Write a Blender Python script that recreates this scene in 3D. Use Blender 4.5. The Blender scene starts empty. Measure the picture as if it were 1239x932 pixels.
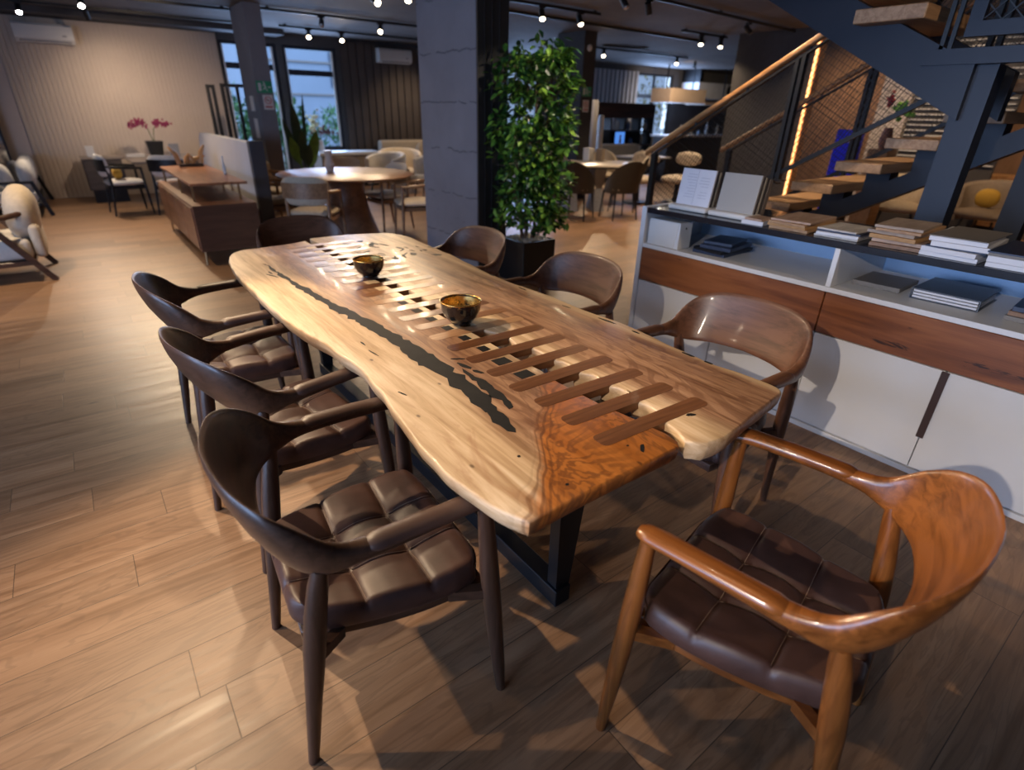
import bpy, bmesh, math, random
from mathutils import Vector, Matrix, noise
random.seed(7)
SC = bpy.context.scene
COL = SC.collection
R = math.radians
PI = math.pi

# ------------------------------------------------------------------ objects
def tag(o, label=None, cat=None, group=None, kind=None):
    if label: o['label'] = label
    if cat: o['category'] = cat
    if group: o['group'] = group
    if kind: o['kind'] = kind
    return o

def thing(name, label, cat, loc=(0, 0, 0), rz=0.0, group=None):
    o = bpy.data.objects.new(name, None)
    COL.objects.link(o)
    o.empty_display_size = 0.1
    o.location = loc
    o.rotation_euler = (0, 0, rz)
    return tag(o, label, cat, group)

def obj(name, bm, mat, parent=None, smooth=35, label=None):
    me = bpy.data.meshes.new(name)
    bmesh.ops.recalc_face_normals(bm, faces=bm.faces[:])
    bm.to_mesh(me)
    bm.free()
    if smooth:
        for p in me.polygons:
            p.use_smooth = True
        me.set_sharp_from_angle(angle=R(smooth))
    o = bpy.data.objects.new(name, me)
    COL.objects.link(o)
    for m in (mat if isinstance(mat, (list, tuple)) else [mat]):
        me.materials.append(m)
    if parent: o.parent = parent
    if label: o['label'] = label
    return o

def struct(name, bm, mat, parent=None, smooth=None):
    o = obj(name, bm, mat, parent, smooth)
    if parent is None: o['kind'] = 'structure'
    return o

KIDS = {}
def copy_tree(o, parent=None):
    c = o.copy()
    COL.objects.link(c)
    if parent: c.parent = parent
    for ch in [x for x in list(COL.objects) if x.parent == o and x != c]:
        copy_tree(ch, c)
    return c

def dup(root, loc, rz, label=None, group=None):
    c = copy_tree(root)
    c.location = loc
    c.rotation_euler = (0, 0, rz)
    if label: c['label'] = label
    if group: c['group'] = group
    return c

# ------------------------------------------------------------------ shapes
def BM(): return bmesh.new()

def box(bm, x0, y0, z0, x1, y1, z1, bev=0.0, seg=2, M=None, mi=0):
    t = bmesh.new()
    bmesh.ops.create_cube(t, size=1)
    sx, sy, sz = x1 - x0, y1 - y0, z1 - z0
    for v in t.verts:
        v.co = Vector(((x0 + x1) / 2 + v.co.x * sx, (y0 + y1) / 2 + v.co.y * sy, (z0 + z1) / 2 + v.co.z * sz))
    if bev > 0:
        b = min(bev, abs(sx) * .49, abs(sy) * .49, abs(sz) * .49)
        bmesh.ops.bevel(t, geom=t.edges[:], offset=b, segments=seg, affect='EDGES', profile=0.5)
    merge(bm, t, M, mi)
    return bm

def merge(bm, t, M=None, mi=0):
    vs = []
    for v in t.verts:
        vs.append(bm.verts.new(M @ v.co if M else v.co))
    t.verts.index_update()
    for f in t.faces:
        try:
            nf = bm.faces.new([vs[v.index] for v in f.verts])
            nf.material_index = mi
        except ValueError:
            pass
    t.free()

def loft(bm, rings, cap=True, closed=True, mi=0):
    """rings: list of lists of Vectors (same length)"""
    rv = [[bm.verts.new(p) for p in r] for r in rings]
    n = len(rv[0])
    for a, b in zip(rv[:-1], rv[1:]):
        for i in range(n if closed else n - 1):
            j = (i + 1) % n
            f = bm.faces.new((a[i], a[j], b[j], b[i])); f.material_index = mi
    if cap and closed:
        f = bm.faces.new(rv[0][::-1]); f.material_index = mi
        f = bm.faces.new(rv[-1]); f.material_index = mi
    return bm

def tube(bm, pts, rad, n=10, sx=1.0, mi=0):
    """round tube through points, radius number or list"""
    P = [Vector(p) for p in pts]
    if not isinstance(rad, (list, tuple)): rad = [rad] * len(P)
    rings = []
    up0 = None
    for i, p in enumerate(P):
        if i == 0: t = P[1] - P[0]
        elif i == len(P) - 1: t = P[-1] - P[-2]
        else: t = (P[i + 1] - P[i]).normalized() + (P[i] - P[i - 1]).normalized()
        t.normalize()
        if up0 is None:
            u = Vector((0, 0, 1)) if abs(t.z) < .9 else Vector((1, 0, 0))
        else: u = up0
        a = (u - t * u.dot(t))
        if a.length < 1e-5: a = Vector((0, 1, 0)) - t * t.y
        a.normalize(); up0 = a
        b = t.cross(a)
        rings.append([p + (a * math.cos(2 * PI * k / n) + b * math.sin(2 * PI * k / n) * sx) * rad[i] for k in range(n)])
    return loft(bm, rings, mi=mi)

def bar(bm, a, b, w, h, up=(0, 0, 1), mi=0):
    """rectangular bar from a to b, w sideways, h along up"""
    a, b = Vector(a), Vector(b)
    t = (b - a).normalized(); u = Vector(up)
    s = t.cross(u)
    if s.length < 1e-4: s = t.cross(Vector((1, 0, 0)))
    s.normalize(); u2 = s.cross(t).normalized()
    rs = []
    for p in (a, b):
        rs.append([p + s * (w / 2 * i) + u2 * (h / 2 * j) for i, j in ((-1, -1), (1, -1), (1, 1), (-1, 1))])
    return loft(bm, rs, mi=mi)

def lathe(bm, prof, n=28, c=(0, 0, 0), mi=0, wob=None):
    rings = []
    for r, z in prof:
        rings.append([Vector((c[0] + r * math.cos(2 * PI * k / n), c[1] + r * math.sin(2 * PI * k / n), c[2] + z)) for k in range(n)])
    return loft(bm, rings, mi=mi)

def prism(bm, pts, z0, z1, bev=0.0, bot=0.0):
    """extruded polygon; bev rounds the top rim, bot insets the bottom"""
    def inset(d):
        n = len(pts); out = []
        A = sum(pts[i][0] * pts[(i + 1) % n][1] - pts[(i + 1) % n][0] * pts[i][1] for i in range(n))
        s = 1 if A > 0 else -1
        for i in range(n):
            p = Vector(pts[i - 1]); q = Vector(pts[i]); r = Vector(pts[(i + 1) % n])
            e = (q - p).normalized() + (r - q).normalized()
            if e.length < 1e-6: e = r - q
            e.normalize()
            out.append((q.x - e.y * s * d, q.y + e.x * s * d))
        return out
    rings = []
    def ring(d, z): rings.append([Vector((x, y, z)) for x, y in (inset(d) if d else pts)])
    if bot: ring(bot, z0); ring(bot * .3, z0 + (z1 - z0) * .35)
    else: ring(0, z0)
    if bev:
        ring(0, z1 - bev); ring(bev * .35, z1 - bev * .3); ring(bev, z1)
    else: ring(0, z1)
    rv = [[bm.verts.new(p) for p in r] for r in rings]
    n = len(pts)
    for a, b in zip(rv[:-1], rv[1:]):
        for i in range(n):
            j = (i + 1) % n
            bm.faces.new((a[i], a[j], b[j], b[i]))
    f1 = bm.faces.new(rv[0][::-1]); f2 = bm.faces.new(rv[-1])
    bmesh.ops.triangulate(bm, faces=[f1, f2])
    return bm

def rrect(w, h, r, n=5, cx=0, cy=0):
    out = []
    for sx, sy, a0 in ((1, 1, 0), (-1, 1, 90), (-1, -1, 180), (1, -1, 270)):
        for k in range(n + 1):
            a = R(a0 + 90 * k / n)
            out.append((cx + sx * (w / 2 - r) + r * math.cos(a), cy + sy * (h / 2 - r) + r * math.sin(a)))
    return out

def pillow(bm, w, d, h, c=(0, 0, 0), M=None, n=10, p=4.0, mi=0):
    """puffy cushion, a superellipsoid w x d x h"""
    t = bmesh.new()
    bmesh.ops.create_uvsphere(t, u_segments=n * 2, v_segments=n, radius=1)
    for v in t.verts:
        x, y, z = v.co
        def f(q, e): return math.copysign(abs(q) ** e, q)
        L = (abs(x) ** p + abs(y) ** p) ** (1 / p)
        rr = math.hypot(x, y)
        k = rr / L if L > 1e-6 else 1
        v.co = Vector((x * k * w / 2, y * k * d / 2, f(z, .75) * h / 2)) + Vector(c)
    merge(bm, t, M, mi)
    return bm

def T(x=0, y=0, z=0, rx=0, ry=0, rz=0, s=1):
    return Matrix.Translation((x, y, z)) @ Matrix.Rotation(rz, 4, 'Z') @ Matrix.Rotation(ry, 4, 'Y') @ Matrix.Rotation(rx, 4, 'X') @ Matrix.Scale(s, 4)

def catmull(P, t):
    n = len(P) - 1
    i = min(int(t * n), n - 1); u = t * n - i
    p0 = P[max(i - 1, 0)]; p1 = P[i]; p2 = P[i + 1]; p3 = P[min(i + 2, n)]
    return [0.5 * (2 * b + (c - a) * u + (2 * a - 5 * b + 4 * c - d) * u * u + (3 * b - a - 3 * c + d) * u ** 3) for a, b, c, d in zip(p0, p1, p2, p3)]

# ------------------------------------------------------------------ materials
class NT:
    def __init__(s, name):
        s.m = bpy.data.materials.new(name); s.m.use_nodes = True
        s.t = s.m.node_tree; s.b = s.t.nodes['Principled BSDF']
        s.co = None
    def n(s, typ, **kw):
        x = s.t.nodes.new(typ)
        for k, v in kw.items(): setattr(x, k, v)
        return x
    def L(s, a, b): s.t.links.new(a, b)
    def put(s, inp, v):
        if hasattr(v, 'is_output') or isinstance(v, bpy.types.NodeSocket): s.L(v, inp)
        else: inp.default_value = v
    def coord(s, kind='Object'):
        if s.co is None: s.co = s.n('ShaderNodeTexCoord')
        return s.co.outputs[kind]
    def math(s, op, a, b=0.0, c=0.0):
        x = s.n('ShaderNodeMath', operation=op)
        s.put(x.inputs[0], a); s.put(x.inputs[1], b); s.put(x.inputs[2], c)
        return x.outputs[0]
    def sep(s, v):
        x = s.n('ShaderNodeSeparateXYZ'); s.L(v, x.inputs[0]); return x.outputs
    def comb(s, a, b, c):
        x = s.n('ShaderNodeCombineXYZ')
        for i, q in enumerate((a, b, c)): s.put(x.inputs[i], q)
        return x.outputs[0]
    def mapv(s, v, scale=(1, 1, 1), loc=(0, 0, 0), rot=(0, 0, 0)):
        x = s.n('ShaderNodeMapping'); s.L(v, x.inputs[0])
        x.inputs['Scale'].default_value = scale; x.inputs['Location'].default_value = loc
        x.inputs['Rotation'].default_value = rot
        return x.outputs[0]
    def noise(s, v, scale=5, detail=4, rough=.55, dist=0.0, col=False):
        x = s.n('ShaderNodeTexNoise'); s.L(v, x.inputs['Vector'])
        x.inputs['Scale'].default_value = scale; x.inputs['Detail'].default_value = detail
        x.inputs['Roughness'].default_value = rough; x.inputs['Distortion'].default_value = dist
        return x.outputs['Color' if col else 'Fac']
    def ramp(s, f, stops, interp='LINEAR'):
        x = s.n('ShaderNodeValToRGB'); s.put(x.inputs[0], f)
        cr = x.color_ramp; cr.interpolation = interp
        while len(cr.elements) < len(stops): cr.elements.new(.5)
        for e, (p, c) in zip(cr.elements, stops):
            e.position = p; e.color = (*c, 1) if len(c) == 3 else c
        return x.outputs[0]
    def mix(s, f, a, b, mode='MIX'):
        x = s.n('ShaderNodeMix', data_type='RGBA', blend_type=mode)
        s.put(x.inputs[0], f)
        s.put(x.inputs[6], (*a, 1) if isinstance(a, tuple) and len(a) == 3 else a)
        s.put(x.inputs[7], (*b, 1) if isinstance(b, tuple) and len(b) == 3 else b)
        return x.outputs[2]
    def step(s, v, a, b):
        x = s.n('ShaderNodeMapRange', interpolation_type='SMOOTHSTEP')
        s.put(x.inputs[0], v); x.inputs[1].default_value = a; x.inputs[2].default_value = b
        return x.outputs[0]
    def bump(s, h, strength=.3, dist=.01):
        x = s.n('ShaderNodeBump'); s.put(x.inputs['Height'], h)
        x.inputs['Strength'].default_value = strength; x.inputs['Distance'].default_value = dist
        s.L(x.outputs[0], s.b.inputs['Normal'])
    def fin(s, col=None, rough=.5, metal=0.0, spec=.5, coat=0.0, coatr=.1):
        if col is not None: s.put(s.b.inputs['Base Color'], (*col, 1) if isinstance(col, tuple) and len(col) == 3 else col)
        s.put(s.b.inputs['Roughness'], rough); s.put(s.b.inputs['Metallic'], metal)
        s.b.inputs['Specular IOR Level'].default_value = spec
        s.b.inputs['Coat Weight'].default_value = coat; s.b.inputs['Coat Roughness'].default_value = coatr
        return s.m

def plain(name, col, rough=.5, metal=0.0, spec=.5, var=.06, scale=6, bump=0.0, coat=0.0):
    """a solid colour with slight procedural mottling"""
    n = NT(name)
    f = n.noise(n.coord(), scale, 3)
    a = tuple(max(0, c * (1 - var)) for c in col); b = tuple(c * (1 + var) for c in col)
    c = n.ramp(f, [(.3, a), (.7, b)])
    if bump: n.bump(n.noise(n.coord(), scale * 12, 3), bump, .003)
    return n.fin(c, rough, metal, spec, coat)

def wood(name, c1, c2, scale=1.0, axis='X', rough=.4, streak=22, coat=0.0, bump=.05):
    """grain runs along the axis"""
    n = NT(name)
    streak *= 4.2
    sc = {'X': (3.0, streak, streak), 'Y': (streak, 3.0, streak), 'Z': (streak, streak, 3.0)}[axis]
    v = n.mapv(n.coord(), tuple(q * scale for q in sc))
    w = n.noise(n.mapv(n.coord(), tuple(q * scale * .22 for q in sc)), 1.0, 3, .5, .6)
    f = n.noise(v, 1.0, 5, .6, .8)
    f2 = n.math('ADD', n.math('MULTIPLY', f, .6), n.math('MULTIPLY', w, .5))
    c = n.ramp(f2, [(.44, c1), (.54, tuple((a + b) / 2 for a, b in zip(c1, c2))), (.64, c2)])
    if bump: n.bump(f, bump, .002)
    return n.fin(c, rough, coat=coat)

def emis(name, col, strength):
    n = NT(name)
    n.b.inputs['Base Color'].default_value = (*col, 1)
    n.b.inputs['Emission Color'].default_value = (*col, 1)
    n.b.inputs['Emission Strength'].default_value = strength
    return n.m

M = {}
M['black_metal'] = plain('black_metal', (.012, .013, .016), .42, .3)
M['track_black'] = plain('track_black', (.008, .008, .009), .5)
for nm_, c1_, c2_, r_, k_ in (('walnut', (.040, .019, .011), (.088, .043, .026), .36, .12), ('walnut_mid', (.085, .035, .018), (.165, .070, .038), .42, .1), ('walnut_warm_lit', (.11, .033, .0065), (.25, .082, .018), .3, .25)):  # last wood is the same brown with warm light put into its colour
    for ax_ in 'XYZ':
        M[nm_ + '_' + ax_] = wood(nm_ + '_grain_' + ax_.lower(), c1_, c2_, .9, ax_, r_, 12, coat=k_)
    M[nm_] = M[nm_ + '_X']
M['padlam'] = plain('arm_pad_leather', (.088, .048, .037), .42, var=.12, scale=14)
def leather():
    n = NT('brown_leather')
    f = n.noise(n.coord(), 9, 4, .6)
    c = n.ramp(f, [(.3, (.050, .023, .017)), (.7, (.092, .044, .033))])
    v = n.n('ShaderNodeTexVoronoi'); v.inputs['Scale'].default_value = 260; n.L(n.coord(), v.inputs['Vector'])
    n.bump(v.outputs['Distance'], .05, .0015)
    return n.fin(c, .44, spec=.5)
M['leather'] = leather()
M['stitch'] = plain('seam_thread', (.30, .21, .15), .7)
M['black_resin'] = plain('black_resin', (.009, .009, .010), .6, spec=.2, var=.3, scale=30)
M['white_lam'] = plain('white_laminate', (.66, .66, .67), .38, var=.015)
M['cream'] = plain('cream_fabric', (.56, .47, .36), .9, var=.08, scale=30, bump=.2)
M['linen'] = plain('linen_fabric', (.42, .34, .25), .9, var=.1, scale=40, bump=.2)
M['white_fab'] = plain('white_fabric', (.62, .58, .53), .9, var=.06, scale=25, bump=.2)
M['grey_fab'] = plain('grey_fabric', (.24, .235, .25), .9, var=.1, scale=25, bump=.2)
M['taupe_fab'] = plain('taupe_fabric', (.22, .17, .13), .9, var=.1, scale=25, bump=.2)
M['yellow_fab'] = plain('mustard_fabric', (.55, .33, .05), .9, var=.1)
M['dark_shell'] = plain('dark_brown_fabric', (.035, .028, .024), .6, var=.1)
M['oak_tread'] = wood('oak_tread', (.27, .15, .075), (.43, .26, .14), .8, 'X', .5, 14)
M['oak'] = wood('warm_oak', (.24, .12, .05), (.38, .21, .10), .9, 'X', .4, 14)
M['rail_wood'] = wood('handrail_oak', (.27, .125, .045), (.42, .21, .085), .9, 'Y', .35, 14)
M['stair_steel'] = plain('dark_blue_steel', (.007, .010, .021), .45, .2)
M['sideboard'] = wood('sideboard_walnut', (.13, .055, .028), (.23, .105, .055), .8, 'Y', .4, 12)
M['sideboard_top'] = wood('sideboard_top_wood', (.22, .085, .038), (.36, .155, .075), .8, 'Y', .3, 5)
M['round_top'] = wood('round_table_wood', (.13, .055, .028), (.24, .11, .06), .8, 'X', .38, 5)
M['desk_wood'] = wood('smoked_desk_wood', (.045, .032, .026), (.08, .06, .05), .8, 'X', .5, 12)
M['chair_oak'] = wood('chair_oak', (.17, .085, .04), (.28, .15, .075), .9, 'X', .4, 12)
M['lens'] = emis('lamp_glow', (1.0, .80, .55), 22)
M['lens_cool'] = emis('lamp_glow_white', (1.0, .93, .88), 26)
M['chrome'] = plain('brushed_steel', (.5, .5, .5), .3, 1.0)
M['brass'] = plain('brass_metal', (.42, .30, .16), .35, .9)
M['white_pl'] = plain('white_plastic', (.62, .60, .58), .45, var=.02)
M['vase_white'] = plain('white_ceramic', (.62, .52, .44), .35, var=.04)
M['black_planter'] = plain('black_planter', (.008, .008, .009), .45)
# ------------------------------------------------------------------ live edge table
TX, TY = 1.07, 2.05
def slab_mat(name, right):
    n = NT(name)
    v = n.coord()
    s = n.sep(v)
    x, y = s[0], s[1]
    big = n.noise(n.mapv(v, (2.2, .9, 1)), 1.6, 3, .5, .3)
    xd = n.math('ADD', x, n.math('MULTIPLY', n.math('SUBTRACT', big, .5), .22))
    grain = n.noise(n.mapv(v, (30, 2.2, 30)), 1.0, 6, .62, .7)
    fig = n.noise(n.mapv(v, (5.5, 1.1, 2)), 1.0, 4, .55, 1.2)
    lines = n.math('SINE', n.math('MULTIPLY', fig, 62))
    lines = n.step(lines, .1, 1.0)
    pale = n.ramp(grain, [(.33, (.42, .26, .13)), (.5, (.60, .41, .23)), (.66, (.74, .55, .35))])
    pale = n.mix(n.math('MULTIPLY', n.step(n.noise(n.mapv(v, (9, 2.5, 2)), 1.0, 5, .65, 1.5), .56, .70), .45), pale, (.34, .15, .065))
    heart = n.ramp(grain, [(.34, (.16, .070, .034)), (.48, (.32, .165, .088)), (.64, (.46, .26, .145))])
    heart = n.mix(n.math('MULTIPLY', lines, .42), heart, (.12, .042, .018))
    if not right:
        m_heart = n.math('MULTIPLY', n.step(xd, -.37, -.25), n.math('SUBTRACT', 1.0, n.math('MULTIPLY', n.step(x, -.10, -.055), .75)))
        base = n.mix(m_heart, pale, heart)
        # the near end: orange, deeply figured wood round a knot
        q = n.mapv(v, (1, 1, 1), (.33, 1.02, 0))
        d = n.n('ShaderNodeVectorMath', operation='LENGTH'); n.L(q, d.inputs[0])
        sw = n.noise(n.mapv(v, (3.2, 2.4, 2)), 1.0, 4, .55, 1.6)
        ring = n.math('SINE', n.math('ADD', n.math('ADD', n.math('MULTIPLY', sw, 74), n.math('MULTIPLY', x, 30)), n.math('MULTIPLY', grain, 2.5)))
        orange = n.ramp(grain, [(.3, (.29, .085, .014)), (.7, (.54, .19, .036))])
        orange = n.mix(n.math('MULTIPLY', n.math('MULTIPLY', n.step(ring, -.6, 1.0), n.step(big, .30, .52)), .62), orange, (.12, .040, .013))
        orange = n.mix(n.math('MULTIPLY', n.step(sw, .50, .62), .45), orange, (.20, .085, .035))
        edge = n.math('ADD', n.math('ADD', y, n.math('MULTIPLY', x, -.75)), n.math('MULTIPLY', n.math('SUBTRACT', big, .5), .5))
        mo = n.math('SUBTRACT', 1.0, n.step(edge, -.94, -.86))
        base = n.mix(mo, base, orange)
        band = n.math('MULTIPLY', n.step(edge, -1.02, -.93), n.math('SUBTRACT', 1.0, n.step(edge, -.91, -.84)))
        base = n.mix(n.math('MULTIPLY', band, n.math('MULTIPLY', n.step(n.math('SINE', n.math('MULTIPLY', edge, 210)), -.2, .9), .6)), base, (.10, .034, .012))
    else:
        mi_ = n.math('MULTIPLY', n.step(xd, .10, .19), n.math('SUBTRACT', 1.0, n.step(x, .44, .475)))
        far = n.step(y, -.3, .5)
        mi_ = n.math('MULTIPLY', mi_, n.math('SUBTRACT', 1.0, n.math('MULTIPLY', far, .45)))
        base = n.mix(mi_, pale, heart)
    # small knots and specks
    vo = n.n('ShaderNodeTexVoronoi'); n.L(n.mapv(v, (1, .55, 1)), vo.inputs['Vector']); vo.inputs['Scale'].default_value = 8.5
    spk = n.math('SUBTRACT', 1.0, n.step(vo.outputs['Distance'], .02, .06))
    base = n.mix(n.math('MULTIPLY', spk, .75), base, (.05, .02, .01))
    n.bump(grain, .08, .002)
    rr = n.ramp(grain, [(.3, (.38,) * 3), (.7, (.52,) * 3)])
    n.fin(base, .4, coat=.05)
    n.L(rr, n.b.inputs['Roughness'])
    return n.m

def wobble(pts, amp, sub=4, sc=9.0, seed=0):
    """refine a closed outline and roughen it"""
    out = []
    n = len(pts)
    for i in range(n):
        a, b = Vector(pts[i]), Vector(pts[(i + 1) % n])
        L = (b - a).length
        k = max(1, min(sub, int(L / .02)))
        for j in range(k):
            p = a.lerp(b, j / k)
            w = amp
            nx = noise.noise(Vector((p.x * sc, p.y * sc, seed))) * w
            ny = noise.noise(Vector((p.x * sc, p.y * sc, seed + 7.3))) * w
            out.append((p.x + nx, p.y + ny))
    return out

def smooth_open(P, k=5):
    n = (len(P) - 1) * k
    return [tuple(catmull(P, i / n)) for i in range(n + 1)]

TOP = .76
tb = thing('live_edge_dining_table', 'long live-edge wooden slab dining table with row of wooden keys over a centre gap', 'table', (TX, TY, 0))
def tw(p): return (p[0] - TX, p[1] - TY)
left_outer = smooth_open([(.66, 3.41), (.585, 3.34), (.53, 3.12), (.508, 2.84), (.506, 2.5), (.508, 2.2), (.522, 1.98), (.556, 1.75), (.562, 1.47), (.54, 1.26), (.512, 1.07), (.505, .9), (.522, .74), (.556, .652)], 4)
left_inner = [(1.035, .652), (1.05, .672), (1.058, .72), (1.05, .80), (1.035, .92), (1.03, 1.10), (1.036, 1.25), (1.032, 1.42), (1.038, 1.6), (1.034, 2.0), (1.038, 2.5), (1.034, 3.0), (1.04, 3.46), (.88, 3.425)]
L_out = [tw(p) for p in left_outer + left_inner]
bm = BM(); prism(bm, wobble(L_out, .008, 3), TOP - .060, TOP, .007, .022)
obj('tabletop_slab', bm, slab_mat('raintree_slab_left', False), tb, 50, 'left slab, pale at its rim and orange at the near end')
right_outer = smooth_open([(1.10, .618), (1.18, .612), (1.32, .63), (1.48, .652), (1.545, .668), (1.562, .74), (1.545, .9), (1.555, 1.1), (1.58, 1.3), (1.57, 1.55), (1.575, 1.82), (1.555, 2.15), (1.59, 2.5), (1.61, 2.75), (1.62, 3.0), (1.63, 3.25), (1.60, 3.38), (1.54, 3.44)], 4)
right_inner = [(1.32, 3.515), (1.085, 3.52), (1.082, 3.0), (1.088, 2.5), (1.085, 2.0), (1.09, 1.72), (1.088, 1.60), (1.112, 1.55), (1.118, 1.48), (1.095, 1.40), (1.128, 1.345), (1.13, 1.29), (1.108, 1.255), (1.142, 1.21), (1.14, 1.16), (1.112, 1.13), (1.15, 1.08), (1.148, 1.03), (1.118, 1.01), (1.152, .965), (1.15, .92), (1.118, .89), (1.14, .85), (1.132, .80), (1.10, .765), (1.09, .70), (1.07, .66)]
R_out = [tw(p) for p in right_outer + right_inner]
bm = BM(); prism(bm, wobble(R_out, .006, 3, seed=3), TOP - .060, TOP, .007, .014)
obj('tabletop_slab', bm, slab_mat('raintree_slab_right', True), tb, 50, 'right slab, brown with pale live edges')
# wooden keys bridging the gap
keymats = [wood('key_wood_dark', (.10, .037, .014), (.20, .082, .034), 1, 'X', .34, 12, coat=.1),
           wood('key_wood_mid', (.20, .085, .036), (.31, .145, .066), 1, 'X', .34, 12, coat=.1),
           wood('key_wood_light', (.36, .19, .095), (.50, .29, .155), 1, 'X', .36, 12, coat=.1)]
pat = [0, 0, 0, 0, 0, 0, 0, 2, 1, 0, 0, 2, 1, 0, 0, 2, 1, 1, 2, 1, 1, 2]
for k in range(22):
    y = .777 + .121 * k
    bm = BM()
    w = .055; ln = .41
    pts = rrect(ln, w, .017, 5)
    prism(bm, pts, 0, .0243)
    o = obj('wooden_key', bm, keymats[pat[k]], tb, 0)
    o.location = (1.087 - TX + random.uniform(-.004, .004), y - TY, TOP - .0235)
    o.rotation_euler = (0, 0, R(-2.2 if k < 3 else random.uniform(-.8, .6)))
# black resin: the river and its torn end, the small cracks
river = [(.680, 3.03), (.688, 2.92), (.700, 2.75), (.716, 2.5), (.735, 2.28), (.765, 2.05), (.785, 1.88), (.800, 1.72), (.806, 1.55), (.812, 1.42), (.808, 1.32), (.800, 1.22), (.790, 1.12), (.768, 1.02), (.752, .965), (.735, .945), (.722, .965), (.728, 1.02), (.738, 1.10), (.744, 1.17), (.748, 1.27), (.744, 1.38), (.742, 1.50), (.745, 1.62), (.738, 1.78), (.730, 1.92), (.712, 2.10), (.694, 2.30), (.684, 2.5), (.676, 2.73), (.670, 2.92)]
bm = BM(); prism(bm, wobble(wobble([tw(p) for p in river], .016, 5, 26, 1), .010, 3, 90, 4), TOP - .002, TOP + .0006)
obj('resin_river', bm, M['black_resin'], tb, 0, 'black resin river through the pale wood')
bm = BM()
br = [(.832, 1.345), (.846, 1.25), (.842, 1.17), (.836, 1.10), (.815, 1.055), (.800, 1.06), (.806, 1.13), (.808, 1.2), (.815, 1.29)]
prism(bm, wobble(wobble([tw(p) for p in br], .016, 5, 30, 2), .010, 3, 90, 5), TOP - .002, TOP + .0006)
def blot(x, y, lx, ly, rz=0, seed=0, nn=14):
    p = []
    for k in range(nn):
        a = 2 * PI * k / nn
        r = 1 + .45 * noise.noise(Vector((math.cos(a) * 1.6, math.sin(a) * 1.6, seed * 3.1)))
        u, v_ = lx * r * math.cos(a), ly * r * math.sin(a)
        p.append(tw((x + u * math.cos(rz) - v_ * math.sin(rz), y + u * math.sin(rz) + v_ * math.cos(rz))))
    bm = BM(); prism(bm, p, TOP - .002, TOP + .0007)
    obj('resin_filled_crack', bm, M['black_resin'], tb, 0)
obj('resin_branch', bm, M['black_resin'], tb, 0, 'torn black resin patch')
random.seed(11)
for i, (x, y, lx, ly, rz) in enumerate([(.852, 1.36, .01, .03, .2), (.862, 1.30, .008, .02, .4), (.862, 1.42, .006, .022, 1.0), (.648, 2.77, .004, .05, .35), (.655, 2.83, .004, .03, .1),
        (1.145, .762, .012, .007, .1), (1.19, .735, .016, .006, -.4), (1.53, 1.62, .004, .022, .1), (1.548, 1.40, .005, .045, .05), (1.548, 1.25, .005, .02, 0), (1.535, 1.0, .006, .028, 0), (1.535, .92, .005, .018, 0),
        (1.535, 1.93, .004, .03, 0), (1.55, 2.2, .004, .02, 0), (1.13, 1.49, .010, .006, 0), (.60, 1.30, .003, .02, .3), (.655, 1.62, .003, .035, .12), (.66, 1.72, .003, .02, 0), (1.60, 2.9, .006, .035, .3), (1.54, 2.96, .004, .02, .1), (.95, .70, .018, .006, .7), (.93, .73, .004, .003, 0), (.68, .85, .004, .004, 0), (.70, .70, .004, .004, 0)]):
    blot(x, y, lx, ly, rz, i)
for i in range(34):   # wormy cracks at the far end of the right slab
    x = random.uniform(1.14, 1.54); y = random.uniform(2.72, 3.38)
    if x > 1.12 + (3.45 - y) * 1.3: continue
    blot(x, y, random.choice((.006, .009, .018)), random.uniform(.018, .05), random.uniform(-.9, .9), i + 40, 10)
# end-grain inlays between the keys, both sides of the gap
PI_ = plain('pale_inlay_wood', (.68, .50, .30), .4, var=.1, scale=30)
random.seed(5)
for k in range(22):
    y0 = .777 + .121 * k + .027; y1 = y0 + .121 - .054
    if y0 > 3.3: continue
    def quad(b, xa, xb, up=.0005, ya=0.0, yb=0.0):
        q_ = BM(); box(q_, xa - TX, y0 + ya - TY, TOP - .003, xb - TX, y1 - yb - TY, TOP + up)
        obj('pale_inlay' if b else 'black_inlay', q_, PI_ if b else M['black_resin'], tb, 0)
    if k >= 5:
        quad(1, 1.0 - random.uniform(-.005, .02) - (.02 if k > 11 else 0), 1.030, ya=.006, yb=.004)
        if 5 <= k <= 10: quad(0, .965, 1.0, .0009, .012, .012)
        if k >= 7: quad(1, 1.09, 1.155 + random.uniform(-.015, .02), ya=.004, yb=.008)
    elif k in (3, 4):
        quad(0, .945, 1.0, .0009, .01, .01)
# a dark sub-frame under the far half of the gap, steel legs and floor beam
bm = BM()
box(bm, .80 - TX, .92 - TY, TOP - .085, 1.36 - TX, 1.02 - TY, TOP - .060)
box(bm, .80 - TX, 3.10 - TY, TOP - .085, 1.36 - TX, 3.20 - TY, TOP - .060)
box(bm, .99 - TX, 1.62 - TY, TOP - .085, 1.13 - TX, 3.3 - TY, TOP - .068)
obj('steel_subframe', bm, M['black_metal'], tb, 0)
for y in (.97, 3.15):
    bm = BM()
    rr_ = [[Vector((x - TX, yy - TY, z)) for x, yy in ((xa, y - .022), (xb, y - .022), (xb, y + .022), (xa, y + .022))] for xa, xb, z in ((.935, .985, 0), (.93, 1.07, TOP - .085))]
    loft(bm, rr_)
    obj('leg', bm, M['black_metal'], tb, 0)
bm = BM(); box(bm, .925 - TX, .935 - TY, 0, .99 - TX, 3.185 - TY, .07, .004)
obj('floor_beam', bm, M['black_metal'], tb, 0)

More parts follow.
